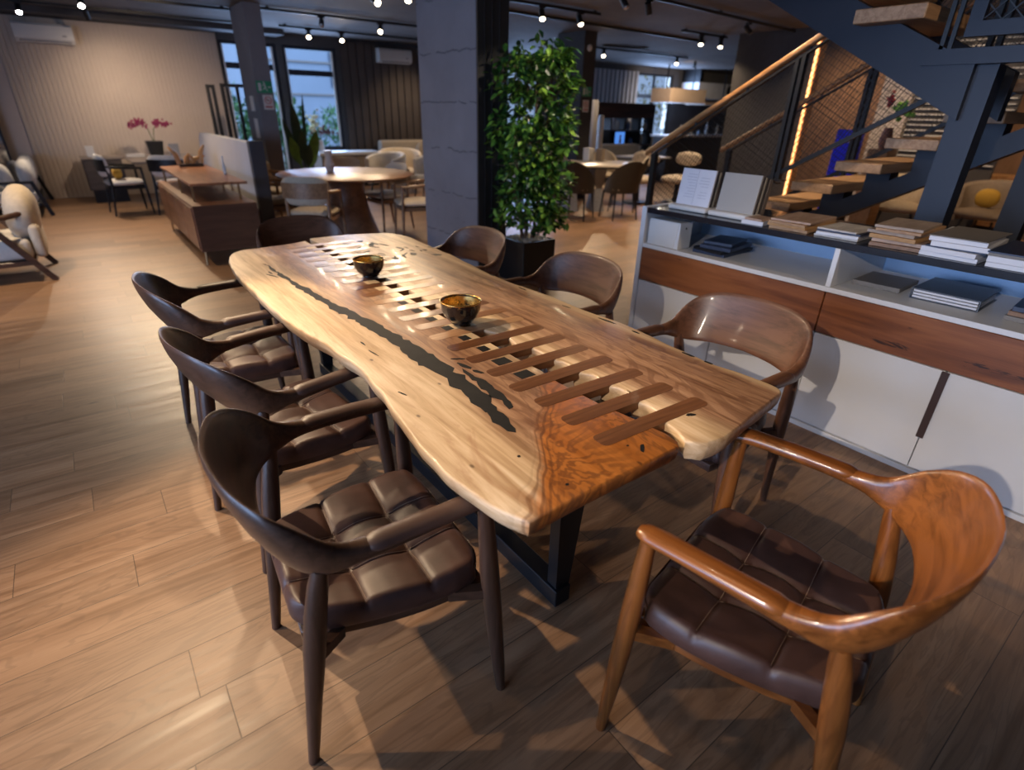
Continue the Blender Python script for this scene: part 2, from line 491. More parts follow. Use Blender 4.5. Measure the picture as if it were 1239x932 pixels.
# ------------------------------------------------------------------ bowls
def bowl_mats():
    n = NT('black_gold_glaze')
    v = n.coord(); z = n.sep(v)[2]
    f = n.noise(v, 30, 5, .7, 1.5)
    gold = n.math('MULTIPLY', n.step(n.math('ADD', f, n.math('MULTIPLY', z, 4.0)), .90, .96), 1.0)
    c = n.mix(gold, (.012, .010, .009), (.62, .36, .09))
    n.fin(c, .12, coat=.6, coatr=.03)
    n.L(gold, n.b.inputs['Metallic'])
    a = n.m
    n = NT('gold_leaf_inside')
    f = n.noise(n.coord(), 70, 4, .65, 1.2)
    g = n.step(f, .38, .48)
    c = n.mix(g, (.03, .02, .012), (.80, .52, .16))
    n.fin(c, .3); n.L(g, n.b.inputs['Metallic']); n.bump(f, .6, .004)
    return a, n.m
bA, bB = bowl_mats()
def bowl(x, y, r, label):
    t = thing('bowl', label, 'bowl', (x, y, TOP + .003), 0, None)
    h = r * 1.12
    prof = [(r * .42, 0), (r * .50, .002), (r * .50, .008), (r * .62, h * .14), (r * .82, h * .36), (r * .95, h * .62), (r, h)]
    bm = BM(); 
    ring = lambda p: [Vector((p[0] * math.cos(2 * PI * k / 36), p[0] * math.sin(2 * PI * k / 36), p[1])) for k in range(36)]
    loft(bm, [ring(p) for p in prof + [(r * .96, h + .002), (r * .925, h - .004)]], cap=False)
    bm.faces.new([v for v in bm.verts[:36]][::-1])
    obj('glazed_body', bm, bA, t, 60)
    bm = BM()
    loft(bm, [ring(p) for p in [(r * .925, h - .004), (r * .90, h * .7), (r * .78, h * .42), (r * .5, h * .2), (r * .1, h * .15)]], cap=False)
    bmesh.ops.contextual_create(bm, geom=[e for e in bm.edges if e.is_boundary and e.verts[0].co.z < h * .16])
    obj('bowl_interior', bm, bB, t, 60, 'mottled gold inside')
    bm = BM()
    tube(bm, [(r * .985 * math.cos(2 * PI * k / 48), r * .985 * math.sin(2 * PI * k / 48), h + .001) for k in range(49)], .0026, 8)
    obj('rim', bm, plain('gold_rim', (.85, .52, .14), .22, 1.0), t, 60, 'gold rim')
    return t
bowl(1.054, 1.70, .078, 'black and gold bowl on the table, the nearer one with mottled gold inside')
bowl(1.036, 2.505, .074, 'black and gold bowl on the table, the farther one close to the open slots')

# ------------------------------------------------------------------ shell-back armchairs
ARM = [(0.262, .272, .672, .010, .014, 0), (.250, .274, .676, .016, .023, 0), (.20, .279, .680, .018, .026, 0), (.10, .284, .678, .018, .027, 0), (0.0, .286, .673, .019, .027, 0),
       (-.07, .284, .668, .024, .023, .06), (-.125, .276, .668, .042, .019, .16), (-.175, .256, .690, .076, .015, .26),
       (-.218, .215, .712, .100, .012, .32), (-.250, .138, .728, .110, .0105, .36), (-.268, 0, .734, .112, .010, .38)]
def chair_shell(bm):
    P = ARM[:-1] + [ARM[-1]] + [(a[0], -a[1], *a[2:]) for a in ARM[-2::-1]]
    N = 72; K = 20
    rings = []
    pts = [catmull(P, i / N) for i in range(N + 1)]
    for i, (x, y, z, hh, ht, ti) in enumerate(pts):
        a = pts[max(i - 1, 0)]; b = pts[min(i + 1, N)]
        t = Vector((b[0] - a[0], b[1] - a[1], 0)).normalized()
        out = Vector((t.y, -t.x, 0))             # points away from the chair's middle
        if out.dot(Vector((x + .02, y, 0))) < 0: out = -out
        up = Vector((0, 0, 1)) * math.cos(ti) + out * math.sin(ti)
        nn = out * math.cos(ti) - Vector((0, 0, 1)) * math.sin(ti)
        r = []
        e = .8
        for k in range(K):
            an = 2 * PI * k / K
            c, s = math.cos(an), math.sin(an)
            cu = math.copysign(abs(c) ** e, c); su = math.copysign(abs(s) ** e, s)
            # bowed section so the back cups the sitter
            bow = -.10 * hh * (1 - su * su) if hh > .04 else 0
            r.append(Vector((x, y, z)) + nn * (ht * cu + bow * -1.0) + up * (hh * su))
        rings.append(r)
    loft(bm, rings)
    return bm

def seat_half(u):
    """half width of the seat at u, 0 = back, 1 = front"""
    return .180 + .075 * math.sin(min(1, u * 1.25) * PI / 2) - .012 * max(0, u - .8) / .2

def seat_surf(u, v, x0=-.215, x1=.262):
    """a point of the tufted seat, u from back to front, v from side to side"""
    us = (1 / 3, 2 / 3); vs = (-1 / 3, 1 / 3)
    w = seat_half(u)
    ed = max(abs(2 * u - 1), abs(v))
    x = x0 + (x1 - x0) * u; y = v * w
    k = max(0, abs(2 * u - 1) - .75) / .25 * max(0, abs(v) - .6) / .4
    x -= math.copysign(.035 * k * k, u - .5); y *= 1 - .07 * k * k
    du = min(abs(u - q) for q in us); dv = min(abs(v - q) for q in vs) / 2
    d = min(du * (x1 - x0), dv * w * 2)
    seam = math.exp(-(d / .007) ** 2)
    puff = .0075 * min(1, (d / .065)) ** .6
    knots = .014 * math.exp(-((du * .47) ** 2 + (dv * w * 2) ** 2) / .0016)
    z = .446 + puff - .006 * seam - knots - .014 * (1 - v * v) * (1 - (2 * u - 1) ** 4)
    if u < .25: z += .004 * (1 - u / .25)
    if u > .9: z -= .02 * ((u - .9) / .1) ** 2
    if ed > .93: z -= .022 * ((ed - .93) / .07) ** 2
    return Vector((x, y, z))

def tuft_seat(bm):
    N = 54
    grid = [[bm.verts.new(seat_surf(i / N, -1 + 2 * j / N)) for j in range(N + 1)] for i in range(N + 1)]
    for i in range(N):
        for j in range(N):
            bm.faces.new((grid[i][j], grid[i + 1][j], grid[i + 1][j + 1], grid[i][j + 1]))
    rim = [grid[i][0] for i in range(N + 1)] + [grid[N][j] for j in range(1, N + 1)] + [grid[i][N] for i in range(N - 1, -1, -1)] + [grid[0][j] for j in range(N - 1, 0, -1)]
    prev = rim
    for s, dz in [(1.012, -.012), (1.012, -.030), (.985, -.044)]:
        cur = [bm.verts.new((r.co.x * s, r.co.y * s, (.424 + dz))) for r in rim]
        n = len(rim)
        for i in range(n):
            bm.faces.new((prev[i], prev[(i + 1) % n], cur[(i + 1) % n], cur[i]))
        prev = cur
    bm.faces.new(prev)
    return bm

def make_armchair(label, wood_n, pad_m, leather_m, group=None, name='armchair'):
    wood_m, wood_y, wood_z = M[wood_n + '_X'], M[wood_n + '_Y'], M[wood_n + '_Z']
    t = thing(name, label, 'chair', (0, 0, 0), 0, group)
    bm = BM(); chair_shell(bm)
    obj('curved_backrest', bm, wood_y, t, 60)
    bm = BM(); tuft_seat(bm)
    seat = obj('leather_seat', bm, leather_m, t, 60, 'tufted leather seat')
    # stitched seams
    bm = BM()
    for q in (1 / 3, 2 / 3):
        tube(bm, [seat_surf(q + .008, -1 + 2 * i / 54) + Vector((0, 0, .0003)) for i in range(2, 53)], .0008, 5)
        tube(bm, [seat_surf(i / 54, -1 + 2 * q + .018) + Vector((0, 0, .0003)) for i in range(2, 53)], .0008, 5)
    obj('seam', bm, M['stitch'], seat, 60)
    # seat frame
    bm = BM()
    pts = []
    for i in range(17): u = i / 16; pts.append((-.205 + .455 * u, seat_half(u) * .955))
    pts += [(p[0], -p[1]) for p in pts[::-1]]
    prism(bm, pts, .352, .384, .006)
    obj('seat_frame', bm, wood_m, t, 40)
    for s in (-1, 1):
        bm = BM()
        tube(bm, [(.236, s * .276, .672), (.240, s * .279, .60), (.245, s * .286, .45), (.252, s * .295, .30), (.262, s * .308, .10), (.267, s * .314, .0)], [.017, .0205, .0250, .0240, .0180, .0130], 14)
        obj('leg', bm, wood_z, t, 60)
        bm = BM()
        tube(bm, [(-.150, s * .264, .640), (-.160, s * .259, .59), (-.175, s * .252, .50), (-.190, s * .246, .40), (-.215, s * .241, .22), (-.245, s * .236, .0)], [.017, .022, .0255, .0260, .0200, .0135], 14, 1.0)
        obj('leg', bm, wood_z, t, 60)
        bm = BM()
        bar(bm, (.235, s * .282, .375), (.15, s * .235, .368), .026, .03)
        obj('frame_bracket', bm, wood_m, t, 0)
        bm = BM()
        bar(bm, (-.185, s * .246, .375), (-.12, s * .20, .368), .026, .03)
        obj('frame_bracket', bm, wood_m, t, 0)
        # the leather-like cap on the arm
        bm = BM()
        rings = []
        for i in range(21):
            q = i / 20
            x = -.065 + .325 * q
            c = catmull(ARM[::-1] , 0)  # placeholder keeps shape consistent
            y = .284 + (.0025 - .010 * max(0, q - .5)) * 1
            z = .677 + .005 * min(1, q * 2)
            e = min(1, (q / .10)) ** .5 if q < .1 else (1 if q < .93 else max(.35, (1 - (q - .93) / .07) ** .5))
            w, h = .0285 * (.35 + .65 * e), .0185 * (.3 + .7 * e)
            rings.append([Vector((x, s * y + w * math.cos(2 * PI * k / 16), z + h * math.sin(2 * PI * k / 16))) for k in range(16)])
        loft(bm, rings)
        obj('arm_pad', bm, pad_m, t, 60)
    return t

a0 = make_armchair('brown shell-back armchair with tufted leather seat at the near left corner of the slab table', 'walnut', M['padlam'], M['leather'])
a0.location = (.372, 1.152, 0); a0.rotation_euler = (0, 0, R(-5))
dup(a0, (.40, 1.94, 0), R(8), 'dark armchair, middle of the three along the left side of the slab table')
dup(a0, (.395, 2.74, 0), 0, 'dark armchair, farthest of the three along the left side of the slab table')
r1 = make_armchair('brown armchair right of the slab table, directly before the white cabinet', 'walnut_mid', M['walnut_mid'], M['leather'])
r1.location = (1.80, 1.075, 0); r1.rotation_euler = (0, 0, R(180))
beige = plain('beige_leather', (.30, .22, .15), .5, var=.2, scale=20)
r2 = make_armchair('brown armchair with a beige seat, middle of three right of the slab table', 'walnut_mid', M['walnut_mid'], beige)
r2.location = (1.765, 1.985, 0); r2.rotation_euler = (0, 0, R(180))
dup(r1, (1.71, 2.87, 0), R(181), 'brown armchair next to the concrete column, right side of the slab table')
dup(r1, (1.12, 3.62, 0), R(-88), 'brown armchair at the far head of the slab table, mostly hidden behind it')
b0 = make_armchair('armchair in painted warm-lit brown with dark leather seat, near head of the slab table', 'walnut_warm_lit', M['walnut_warm_lit'], M['leather'])
b0.location = (1.125, .365, 0); b0.rotation_euler = (0, 0, R(102))

# ------------------------------------------------------------------ white display cabinet
CX = 2.80
cab = thing('display_cabinet', 'long low white cabinet with brown drawer fronts and a black top', 'cabinet', (3.1, .5, 0))
def cw(bm, x0, y0, z0, x1, y1, z1, bev=.0015): return box(bm, x0 - 3.1, y0 - .5, z0, x1 - 3.1, y1 - .5, z1, bev, 1)
XB = 3.42; Y0c, Y1c = -1.15, 2.33
bm = BM(); cw(bm, CX - .005, Y1c - .035, 0, XB, Y1c, .985); obj('end_panel', bm, M['white_lam'], cab, 0)
bm = BM(); cw(bm, CX - .005, Y0c, 0, XB, Y0c + .035, .985); obj('end_panel', bm, M['white_lam'], cab, 0)
blacktop = plain('black_glass_top', (.010, .012, .018), .18, spec=.6, var=.02)
bm = BM(); cw(bm, CX, Y0c + .036, .948, XB, Y1c - .036, .98, .002); obj('top_board', bm, blacktop, cab, 0, 'glossy black top board')
bm = BM(); cw(bm, CX - .003, Y0c + .036, .738, XB - .02, Y1c - .036, .762); obj('shelf_board', bm, M['white_lam'], cab, 0)
bm = BM(); cw(bm, XB - .015, Y0c + .036, .05, XB, Y1c - .036, .947); obj('back_panel', bm, plain('daylit_blue_panel', (.40, .56, .78), .4, var=.02), cab, 0, 'back panel with blue daylight put into its colour')  # blue daylight at the shelf back is put into the panel colour
for y in (1.13, -.03):
    bm = BM(); cw(bm, CX, y - .012, .763, XB - .02, y + .012, .947); obj('divider', bm, M['white_lam'], cab, 0)
bm = BM(); cw(bm, CX - .004, Y0c + .036, .0, XB - .05, Y1c - .036, .027)
cw(bm, CX + .012, Y0c + .036, .0275, XB - .05, Y1c - .036, .034); obj('plinth', bm, M['white_lam'], cab, 0)
def drawer_wood():
    n = NT('cracked_oak_front')
    v = n.coord()
    g = n.noise(n.mapv(v, (10, 1.3, 16)), 1.2, 6, .6, .8)
    big = n.noise(n.mapv(v, (2, .8, 5)), 1.3, 3, .5, .8)
    c = n.ramp(n.math('ADD', n.math('MULTIPLY', g, .6), n.math('MULTIPLY', big, .5)), [(.36, (.085, .025, .010)), (.52, (.20, .064, .023)), (.70, (.31, .11, .04))])
    cr = n.noise(n.mapv(v, (3, 1.6, 14)), 1.4, 5, .6, .8)
    m = n.math('MULTIPLY', n.step(cr, .66, .69), .9)
    c = n.mix(m, c, (.018, .008, .006))
    n.bump(g, .1, .002)
    return n.fin(c, .42)
dwm = drawer_wood()
for ya, yb in ((1.133, 2.293), (-.027, 1.127), (-1.11, -.033)):
    bm = BM(); cw(bm, CX - .004, ya, .532, CX + .018, yb, .736, .002); obj('drawer_front', bm, dwm, cab, 0, 'brown cracked-oak drawer front')
door_w = .575
for k, (ya, yb) in enumerate(((1.700, 2.293), (1.131, 1.696), (.556, 1.127), (-.018, .552), (-.56, -.022), (-1.11, -.564))):
    bm = BM(); cw(bm, CX - .002, ya, .036, CX + .018, yb, .527, .002)
    d = obj('door', bm, M['white_lam'], cab, 0)
    if k in (2, 5):
        bm = BM(); cw(bm, CX - .007, ya - .017, .195, CX - .0025, ya + .013, .526, .001)
        obj('handle', bm, plain('dark_handle', (.045, .022, .018), .5), d, 0, 'dark wooden grip strip')

# things on and in the cabinet
ZT = .981; ZS = .763
def leaning_stand(x, y, w, col, label, white_pages):
    t = thing('sample_stand', label, 'sample display', (x, y, ZT))
    bm = BM(); box(bm, -.045, -w / 2, 0, .075, w / 2, .030, .012, 3); obj('base', bm, M['white_pl'], t, 30)
    m = plain('card_' + ('white' if white_pages else 'grey'), col, .6, var=.03)
    n_ = 3 if white_pages else 6
    for k in range(n_):
        bm = BM()
        xx = .0 + k * .022
        mm = m if k == 0 else plain('card_edge_%d' % k, [(.10, .07, .05), (.05, .04, .035), (.30, .26, .2), (.03, .025, .022), (.14, .11, .09)][k % 5], .6)
        box(bm, xx, -w / 2 + .02, .03, xx + .012, w / 2 - .02, .235 - k * .002, .001, 1, T(0, 0, 0, 0, R(9)))
        card = obj('sample_board', bm, mm, t, 0)
        if k == 0 and white_pages:
            bm = BM()
            for q in range(2):
                for r_ in range(9):
                    if random.random() < .2: continue
                    yy = -.085 + q * .09
                    box(bm, -.0015, yy, .075 + r_ * .016, -.0002, yy + random.uniform(.045, .07), .078 + r_ * .016, 0, 1, T(0, 0, 0, 0, R(9)))
            box(bm, -.0015, -.001, .035, -.0002, .001, .23, 0, 1, T(0, 0, 0, 0, R(9)))
            obj('print_lines', bm, plain('faint_print', (.42, .42, .50), .6), card, 0)
    return t
random.seed(3)
leaning_stand(2.93, 2.075, .27, (.62, .62, .68), 'white acrylic stand holding printed white sheets, at the left end of the cabinet top', True)
leaning_stand(2.93, 1.79, .27, (.34, .32, .30), 'white stand holding grey sample boards on the cabinet top', False)

def tile(name, lab, cat, x, y, z, dx, dy, dz, rz, mat, group=None, bev=.001):
    bm = BM(); box(bm, -dx / 2, -dy / 2, 0, dx / 2, dy / 2, dz, bev, 1)
    o = obj(name, bm, mat, None, 0)
    o.location = (x, y, z); o.rotation_euler = (0, 0, rz)
    return tag(o, lab, cat, group)
def layered(name, ca, cb, pale=False):
    n = NT(name)
    v = n.coord()
    g = n.noise(n.mapv(v, (4, 18, 60)), 1.5, 5, .6, .5)
    return n.fin(n.ramp(g, [(.35, ca), (.65, cb)]), .55)
veneer = [layered('veneer_oak', (.26, .14, .07), (.42, .26, .14)), layered('veneer_pink', (.30, .19, .13), (.46, .32, .24)), layered('veneer_honey', (.30, .15, .05), (.44, .25, .10)), layered('veneer_brown', (.15, .08, .045), (.25, .14, .08)), layered('veneer_grey', (.24, .18, .14), (.36, .28, .22))]
marble = layered('sample_marble', (.36, .33, .31), (.58, .54, .50))
whiteblk = plain('white_sample_edge', (.60, .60, .64), .5, var=.03)
navy = plain('navy_cover', (.025, .035, .07), .4)
greyc = plain('grey_cover', (.17, .15, .13), .5)
order = ['lowest', 'second from below', 'third from below', 'fourth from below', 'fifth from below', 'sixth from below']
def stack(cx, cy, items, what, cat, group, jx=.012):
    z = ZT
    n = len(items)
    for i, (dx, dy, dz, m) in enumerate(items):
        w = 'topmost' if i == n - 1 else order[i]
        tile('sample_board' if cat == 'sample board' else 'sample_folder', '%s, %s of its stack' % (what, w), cat, cx + random.uniform(-jx, jx), cy + random.uniform(-jx, jx) * .6, z, dx, dy, dz, R(random.uniform(-5, 5)), m, group)
        z += dz + .0006
stack(2.89, 1.60, [(.13, .12, .022, whiteblk), (.12, .10, .012, veneer[1])], 'small pale sample on the cabinet beside the grey boards', 'sample board', 'small pale samples')
stack(2.99, 1.415, [(.33, .20, .014, veneer[0]), (.32, .20, .014, veneer[2]), (.34, .19, .012, veneer[0]), (.33, .20, .010, veneer[1])], 'wood veneer sample board in the left wood stack', 'sample board', 'wood samples in the left stack')
stack(2.97, 1.175, [(.26, .20, .010, marble), (.25, .19, .014, whiteblk), (.26, .20, .008, navy), (.24, .18, .008, marble)], 'pale marble-look sample between the two wood stacks', 'sample board', 'pale samples between the wood stacks')
stack(3.02, .94, [(.34, .20, .016, veneer[3]), (.33, .20, .016, veneer[1]), (.34, .19, .018, veneer[2]), (.33, .20, .014, veneer[4]), (.34, .18, .012, veneer[0]), (.30, .19, .012, veneer[4])], 'wood veneer sample board in the right, taller wood stack', 'sample board', 'wood samples in the right stack')
stack(3.00, .70, [(.34, .21, .018, whiteblk), (.34, .20, .020, whiteblk), (.33, .21, .006, navy), (.34, .20, .020, whiteblk), (.34, .20, .018, whiteblk), (.35, .20, .004, greyc)], 'sample folder with white page edges under a grey cover', 'folder', 'grey topped sample folders')
stack(3.00, .465, [(.36, .23, .018, whiteblk), (.36, .22, .024, whiteblk), (.35, .22, .012, greyc), (.36, .23, .006, navy)], 'sample folder in the rightmost stack under a dark cover', 'folder', 'sample folders in the rightmost stack')
# shelf contents
t = thing('box_file', 'white box file standing in the left end of the cabinet shelf', 'box', (2.88, 2.16, ZS))
bm = BM(); box(bm, -.06, -.115, 0, .06, .115, .155, .002, 1); obj('box_body', bm, M['white_lam'], t, 0)
bm = BM(); loft(bm, [[Vector((-.064, y, z)) for y, z in ((-.085, .001), (.114, .001), (.114, .150), (-.108, .150))], [Vector((-.0605, y, z)) for y, z in ((-.085, .001), (.114, .001), (.114, .150), (-.108, .150))]]); obj('front_flap', bm, M['white_pl'], t, 0)
bm = BM(); lathe(bm, [(.006, 0), (.006, .002)], 12); 
for v in bm.verts: v.co = Vector((v.co.x, -.1155 - v.co.z, .12 + v.co.y))
obj('label_hole', bm, M['black_metal'], t, 0)
for i, (x, y, dx, dy, dz, rz, m, w) in enumerate([(3.02, 1.87, .30, .21, .018, .05, navy, 'lowest'), (3.00, 1.85, .29, .20, .016, -.1, M['black_metal'], 'second'), (3.01, 1.84, .28, .19, .020, .12, navy, 'third'), (3.03, 1.86, .24, .17, .016, .2, navy, 'topmost')]):
    tile('ring_binder', 'dark binder lying on the shelf beside the white box file, %s of four' % w, 'binder', x, y, ZS + sum((.018, .016, .020)[:i]) + .0006 * i, dx, dy, dz, rz, m, 'dark binders on the shelf')
tile('sample_folder', 'flat dark folder lying just right of the shelf divider', 'folder', 3.10, .99, ZS, .26, .21, .022, .04, greyc)
def ring_folder(x, y, z, label, rz=0):
    t = thing('catalogue', label, 'catalogue', (x, y, z), rz, 'grey catalogues with white frames')
    bm = BM(); box(bm, -.15, -.13, 0, .15, .13, .003); box(bm, -.15, -.13, .045, .15, .13, .049)
    box(bm, -.1505, -.131, 0, -.146, -.127, .049); box(bm, -.1505, .127, 0, -.146, .131, .049)
    obj('cover', bm, plain('slate_cover', (.07, .08, .10), .4), t, 0)
    for k in range(3):
        bm = BM(); box(bm, -.142, -.122, .005 + k * .0135, .14, .122, .014 + k * .0135); obj('page_block', bm, whiteblk, t, 0)
    return t
ring_folder(3.10, .70, ZS, 'thick grey catalogue with white page edges on the shelf, right of the flat folder', .02)
for i in range(3):
    tile('sample_folder', 'dark sample folder at the right edge of the shelf, %s of three' % ('lowest', 'middle', 'topmost')[i], 'folder', 3.08 + .01 * i, .36, ZS + .0196 * i, .28, .22, .019, .05 * i - .04, (greyc, veneer[3], navy)[i], 'dark folders at the right of the shelf')
# ------------------------------------------------------------------ room shell
RX0, RX1, RY0, RY1, RZ = -5.2, 19.0, -4.0, 12.55, 2.75
def floor_mat():
    n = NT('oak_plank_floor')
    v = n.coord(); s = n.sep(v)
    W, Ln = .188, 1.28
    yy = n.math('DIVIDE', n.math('SUBTRACT', s[1], 1.104 - W * 40), W)
    row = n.math('FLOOR', yy); fy = n.math('FRACT', yy)
    wn = n.n('ShaderNodeTexWhiteNoise', noise_dimensions='1D'); n.L(row, wn.inputs['W'])
    xx = n.math('ADD', n.math('DIVIDE', n.math('ADD', s[0], 60.0), Ln), wn.outputs['Value'])
    colm = n.math('FLOOR', xx); fx = n.math('FRACT', xx)
    w2 = n.n('ShaderNodeTexWhiteNoise', noise_dimensions='2D'); n.L(n.comb(row, colm, 0.0), w2.inputs['Vector'])
    h = w2.outputs['Value']
    ey = n.math('MULTIPLY', n.math('MINIMUM', fy, n.math('SUBTRACT', 1.0, fy)), W)
    ex = n.math('MULTIPLY', n.math('MINIMUM', fx, n.math('SUBTRACT', 1.0, fx)), Ln)
    e = n.math('MINIMUM', ex, ey)
    joint = n.math('SUBTRACT', 1.0, n.step(e, .0006, .0022))
    off = n.math('MULTIPLY', h, 37.0)
    vv = n.comb(n.math('ADD', s[0], off), n.math('ADD', s[1], off), off)
    g = n.noise(n.mapv(vv, (1.3, 26, 1)), 1.0, 6, .6, .5)
    big = n.noise(n.mapv(vv, (.8, 5.5, 1)), 1.0, 4, .55, 1.4)
    rings = n.math('SINE', n.math('MULTIPLY', big, 70))
    rings = n.step(rings, .2, 1.0)
    c = n.ramp(n.math('ADD', n.math('MULTIPLY', g, .7), n.math('MULTIPLY', big, .3)), [(.34, (.19, .100, .050)), (.5, (.275, .155, .084)), (.66, (.345, .205, .116))])
    c = n.mix(n.math('MULTIPLY', rings, .28), c, (.115, .062, .034))
    tone = n.ramp(h, [(0, (.82, .82, .82)), (.5, (1, 1, 1)), (1, (1.16, 1.14, 1.1))])
    c = n.mix(1.0, c, tone, 'MULTIPLY')
    kn = n.n('ShaderNodeTexVoronoi'); n.L(n.mapv(vv, (1.0, 2.3, 1)), kn.inputs['Vector']); kn.inputs['Scale'].default_value = 1.7
    c = n.mix(n.math('MULTIPLY', n.math('SUBTRACT', 1.0, n.step(kn.outputs['Distance'], .015, .05)), .7), c, (.05, .028, .016))
    c = n.mix(n.math('MULTIPLY', joint, .75), c, (.05, .03, .018))
    hgt = n.math('SUBTRACT', n.math('MULTIPLY', g, .25), joint)
    n.bump(hgt, .18, .002)
    n.fin(c, .42, spec=.45)
    rr = n.ramp(g, [(.3, (.34,) * 3), (.7, (.48,) * 3)])
    n.L(rr, n.b.inputs['Roughness'])
    return n.m
bm = BM(); box(bm, RX0 - .2, RY0 - .2, -.1, RX1 + .2, RY1 + .2, 0)
struct('floor', bm, floor_mat())
def concrete(name, c1, c2, sc=1.2, rough=.85):
    n = NT(name)
    f = n.noise(n.coord(), sc, 6, .6, .3); g = n.noise(n.coord(), sc * 14, 4, .6)
    c = n.ramp(n.math('ADD', n.math('MULTIPLY', f, .7), n.math('MULTIPLY', g, .3)), [(.38, c1), (.62, c2)])
    n.bump(g, .25, .01)
    return n.fin(c, rough)
bm = BM(); box(bm, RX0 - .2, RY0 - .2, RZ, RX1 + .2, RY1 + .2, RZ + .15)
struct('ceiling', bm, concrete('ceiling_concrete', (.070, .059, .055), (.118, .102, .094), .8))
wall_g = concrete('dark_grey_plaster', (.075, .073, .078), (.095, .092, .098), 1.5)
wall_p = concrete('pale_plaster', (.40, .34, .32), (.46, .40, .37), 1.0)

def wall_open(name, x0, x1, openings, y0, y1, mat, z1=RZ, axis='X'):
    """wall along an axis with rectangular openings (a, b, za, zb)"""
    bm = BM()
    def seg(a, b, za, zb):
        if b - a < 1e-4 or zb - za < 1e-4: return
        if axis == 'X': box(bm, a, y0, za, b, y1, zb)
        else: box(bm, y0, a, za, y1, b, zb)
    c = x0
    for a, b, za, zb in sorted(openings):
        seg(c, a, 0, z1); seg(a, b, 0, za); seg(a, b, zb, z1); c = b
    seg(c, x1, 0, z1)
    return struct(name, bm, mat)
WB = [(2.72, 3.74, .12, 2.56), (3.86, 4.92, .68, 2.56), (9.15, 10.35, 1.0, 2.5), (14.12, 15.82, .85, 2.58)]
wall_open('wall_back', RX0 - .2, RX1 + .2, WB, RY1, RY1 + .16, wall_g)
WLo = [(-1.5, 1.2, .35, 2.45), (1.6, 4.4, .35, 2.45)]
wall_open('wall_left', RY0, RY1, WLo, RX0 - .16, RX0, wall_p, axis='Y')
wall_open('wall_right', RY0, RY1, [], RX1, RX1 + .16, wall_g, axis='Y')
wall_open('wall_front', RX0, RX1, [], RY0 - .16, RY0, wall_g)

glass_n = NT('window_glass')
glass_n.b.inputs['Base Color'].default_value = (.9, .95, 1, 1)
glass_n.b.inputs['Roughness'].default_value = .02
glass_n.b.inputs['Transmission Weight'].default_value = 1.0
glass_n.b.inputs['IOR'].default_value = 1.02
GL = glass_n.m
wframe = plain('window_frame_navy', (.020, .026, .040), .4)
wwhite = plain('window_reveal_white', (.78, .80, .85), .5, var=.02)
def window(k, a, b, za, zb, trans, mull=(), axis='X', pos=RY1 + .05, reveal=False):
    w = .055
    def bx(bm, p, q, z0, z1, d0=0, d1=.05):
        if axis == 'X': box(bm, p, pos + d0, z0, q, pos + d1, z1)
        else: box(bm, pos - d1, p, z0, pos - d0, q, z1)
    bm = BM()
    bx(bm, a, b, za, za + w); bx(bm, a, b, zb - w, zb); bx(bm, a, a + w, za + w, zb - w); bx(bm, b - w, b, za + w, zb - w)
    if trans: bx(bm, a + w, b - w, trans - .05, trans + .05)
    for mx in mull: bx(bm, mx - .035, mx + .035, za + w, zb - w, .001, .049)
    o = struct('window_%d' % k, bm, wframe)
    bm = BM(); bx(bm, a + w, b - w, za + w, zb - w, .022, .028)
    obj('glass_pane', bm, GL, o, 0)
    if reveal:
        bm = BM(); bx(bm, b - w - .035, b - w - .001, za + w, zb - w, -.02, .02); bx(bm, a + w + .001, a + w + .02, za + w, zb - w, -.02, .02)
        obj('white_sash', bm, wwhite, o, 0, 'white inner sash')
window(1, 2.72, 3.74, .12, 2.56, 2.16, reveal=True)
window(2, 3.86, 4.92, .68, 2.56, 2.10, reveal=True)
window(3, 9.15, 10.35, 1.0, 2.5, None, (9.75,))
window(4, 14.12, 15.82, .85, 2.58, 1.98, (14.95,))
window(5, -1.5, 1.2, .35, 2.45, None, (-.15,), 'Y', RX0 - .05)
window(6, 1.6, 4.4, .35, 2.45, None, (3.0,), 'Y', RX0 - .05)

bm = BM(); box(bm, RX0, RY1 - .03, 0, -.425, RY1 - .001, 2.65)
struct('trim_7', bm, plain('pale_pink_plaster', (.50, .41, .37), .8, var=.02))
# fluted pale wall panel, dark board panel, pale slats far right
flute = plain('fluted_panel_beige', (.50, .41, .34), .7, var=.02)
bm = BM()
box(bm, -.42, RY1 - .05, 0, 2.69, RY1 - .03, 2.65)
x = -.42
while x < 2.66:
    box(bm, x, RY1 - .064, 0, x + .050, RY1 - .05, 2.65, .005, 1); x += .066
struct('trim_1', bm, flute)
bm = BM(); box(bm, RX0, 11.95, 2.66, 3.75, RY1, RZ - .001)
struct('trim_2', bm, concrete('bulkhead_grey', (.05, .048, .05), (.07, .066, .07)))
boards = plain('brown_grey_board', (.085, .070, .066), .8, var=.08, scale=3)
bm = BM()
box(bm, 4.99, RY1 - .03, 0, 9.05, RY1 - .01, 2.70)
for k in range(23):
    box(bm, 5.0 + k * .176, RY1 - .07, 0, 5.0 + k * .176 + .150, RY1 - .03, 2.70, .004, 1)
struct('trim_3', bm, boards)
bm = BM()
for k in range(12):
    box(bm, 12.05 + k * .172, RY1 - .12, .3, 12.05 + k * .172 + .085, RY1 - .02, 2.60)
struct('trim_4', bm, plain('pale_blue_slat', (.42, .44, .50), .6, var=.03))

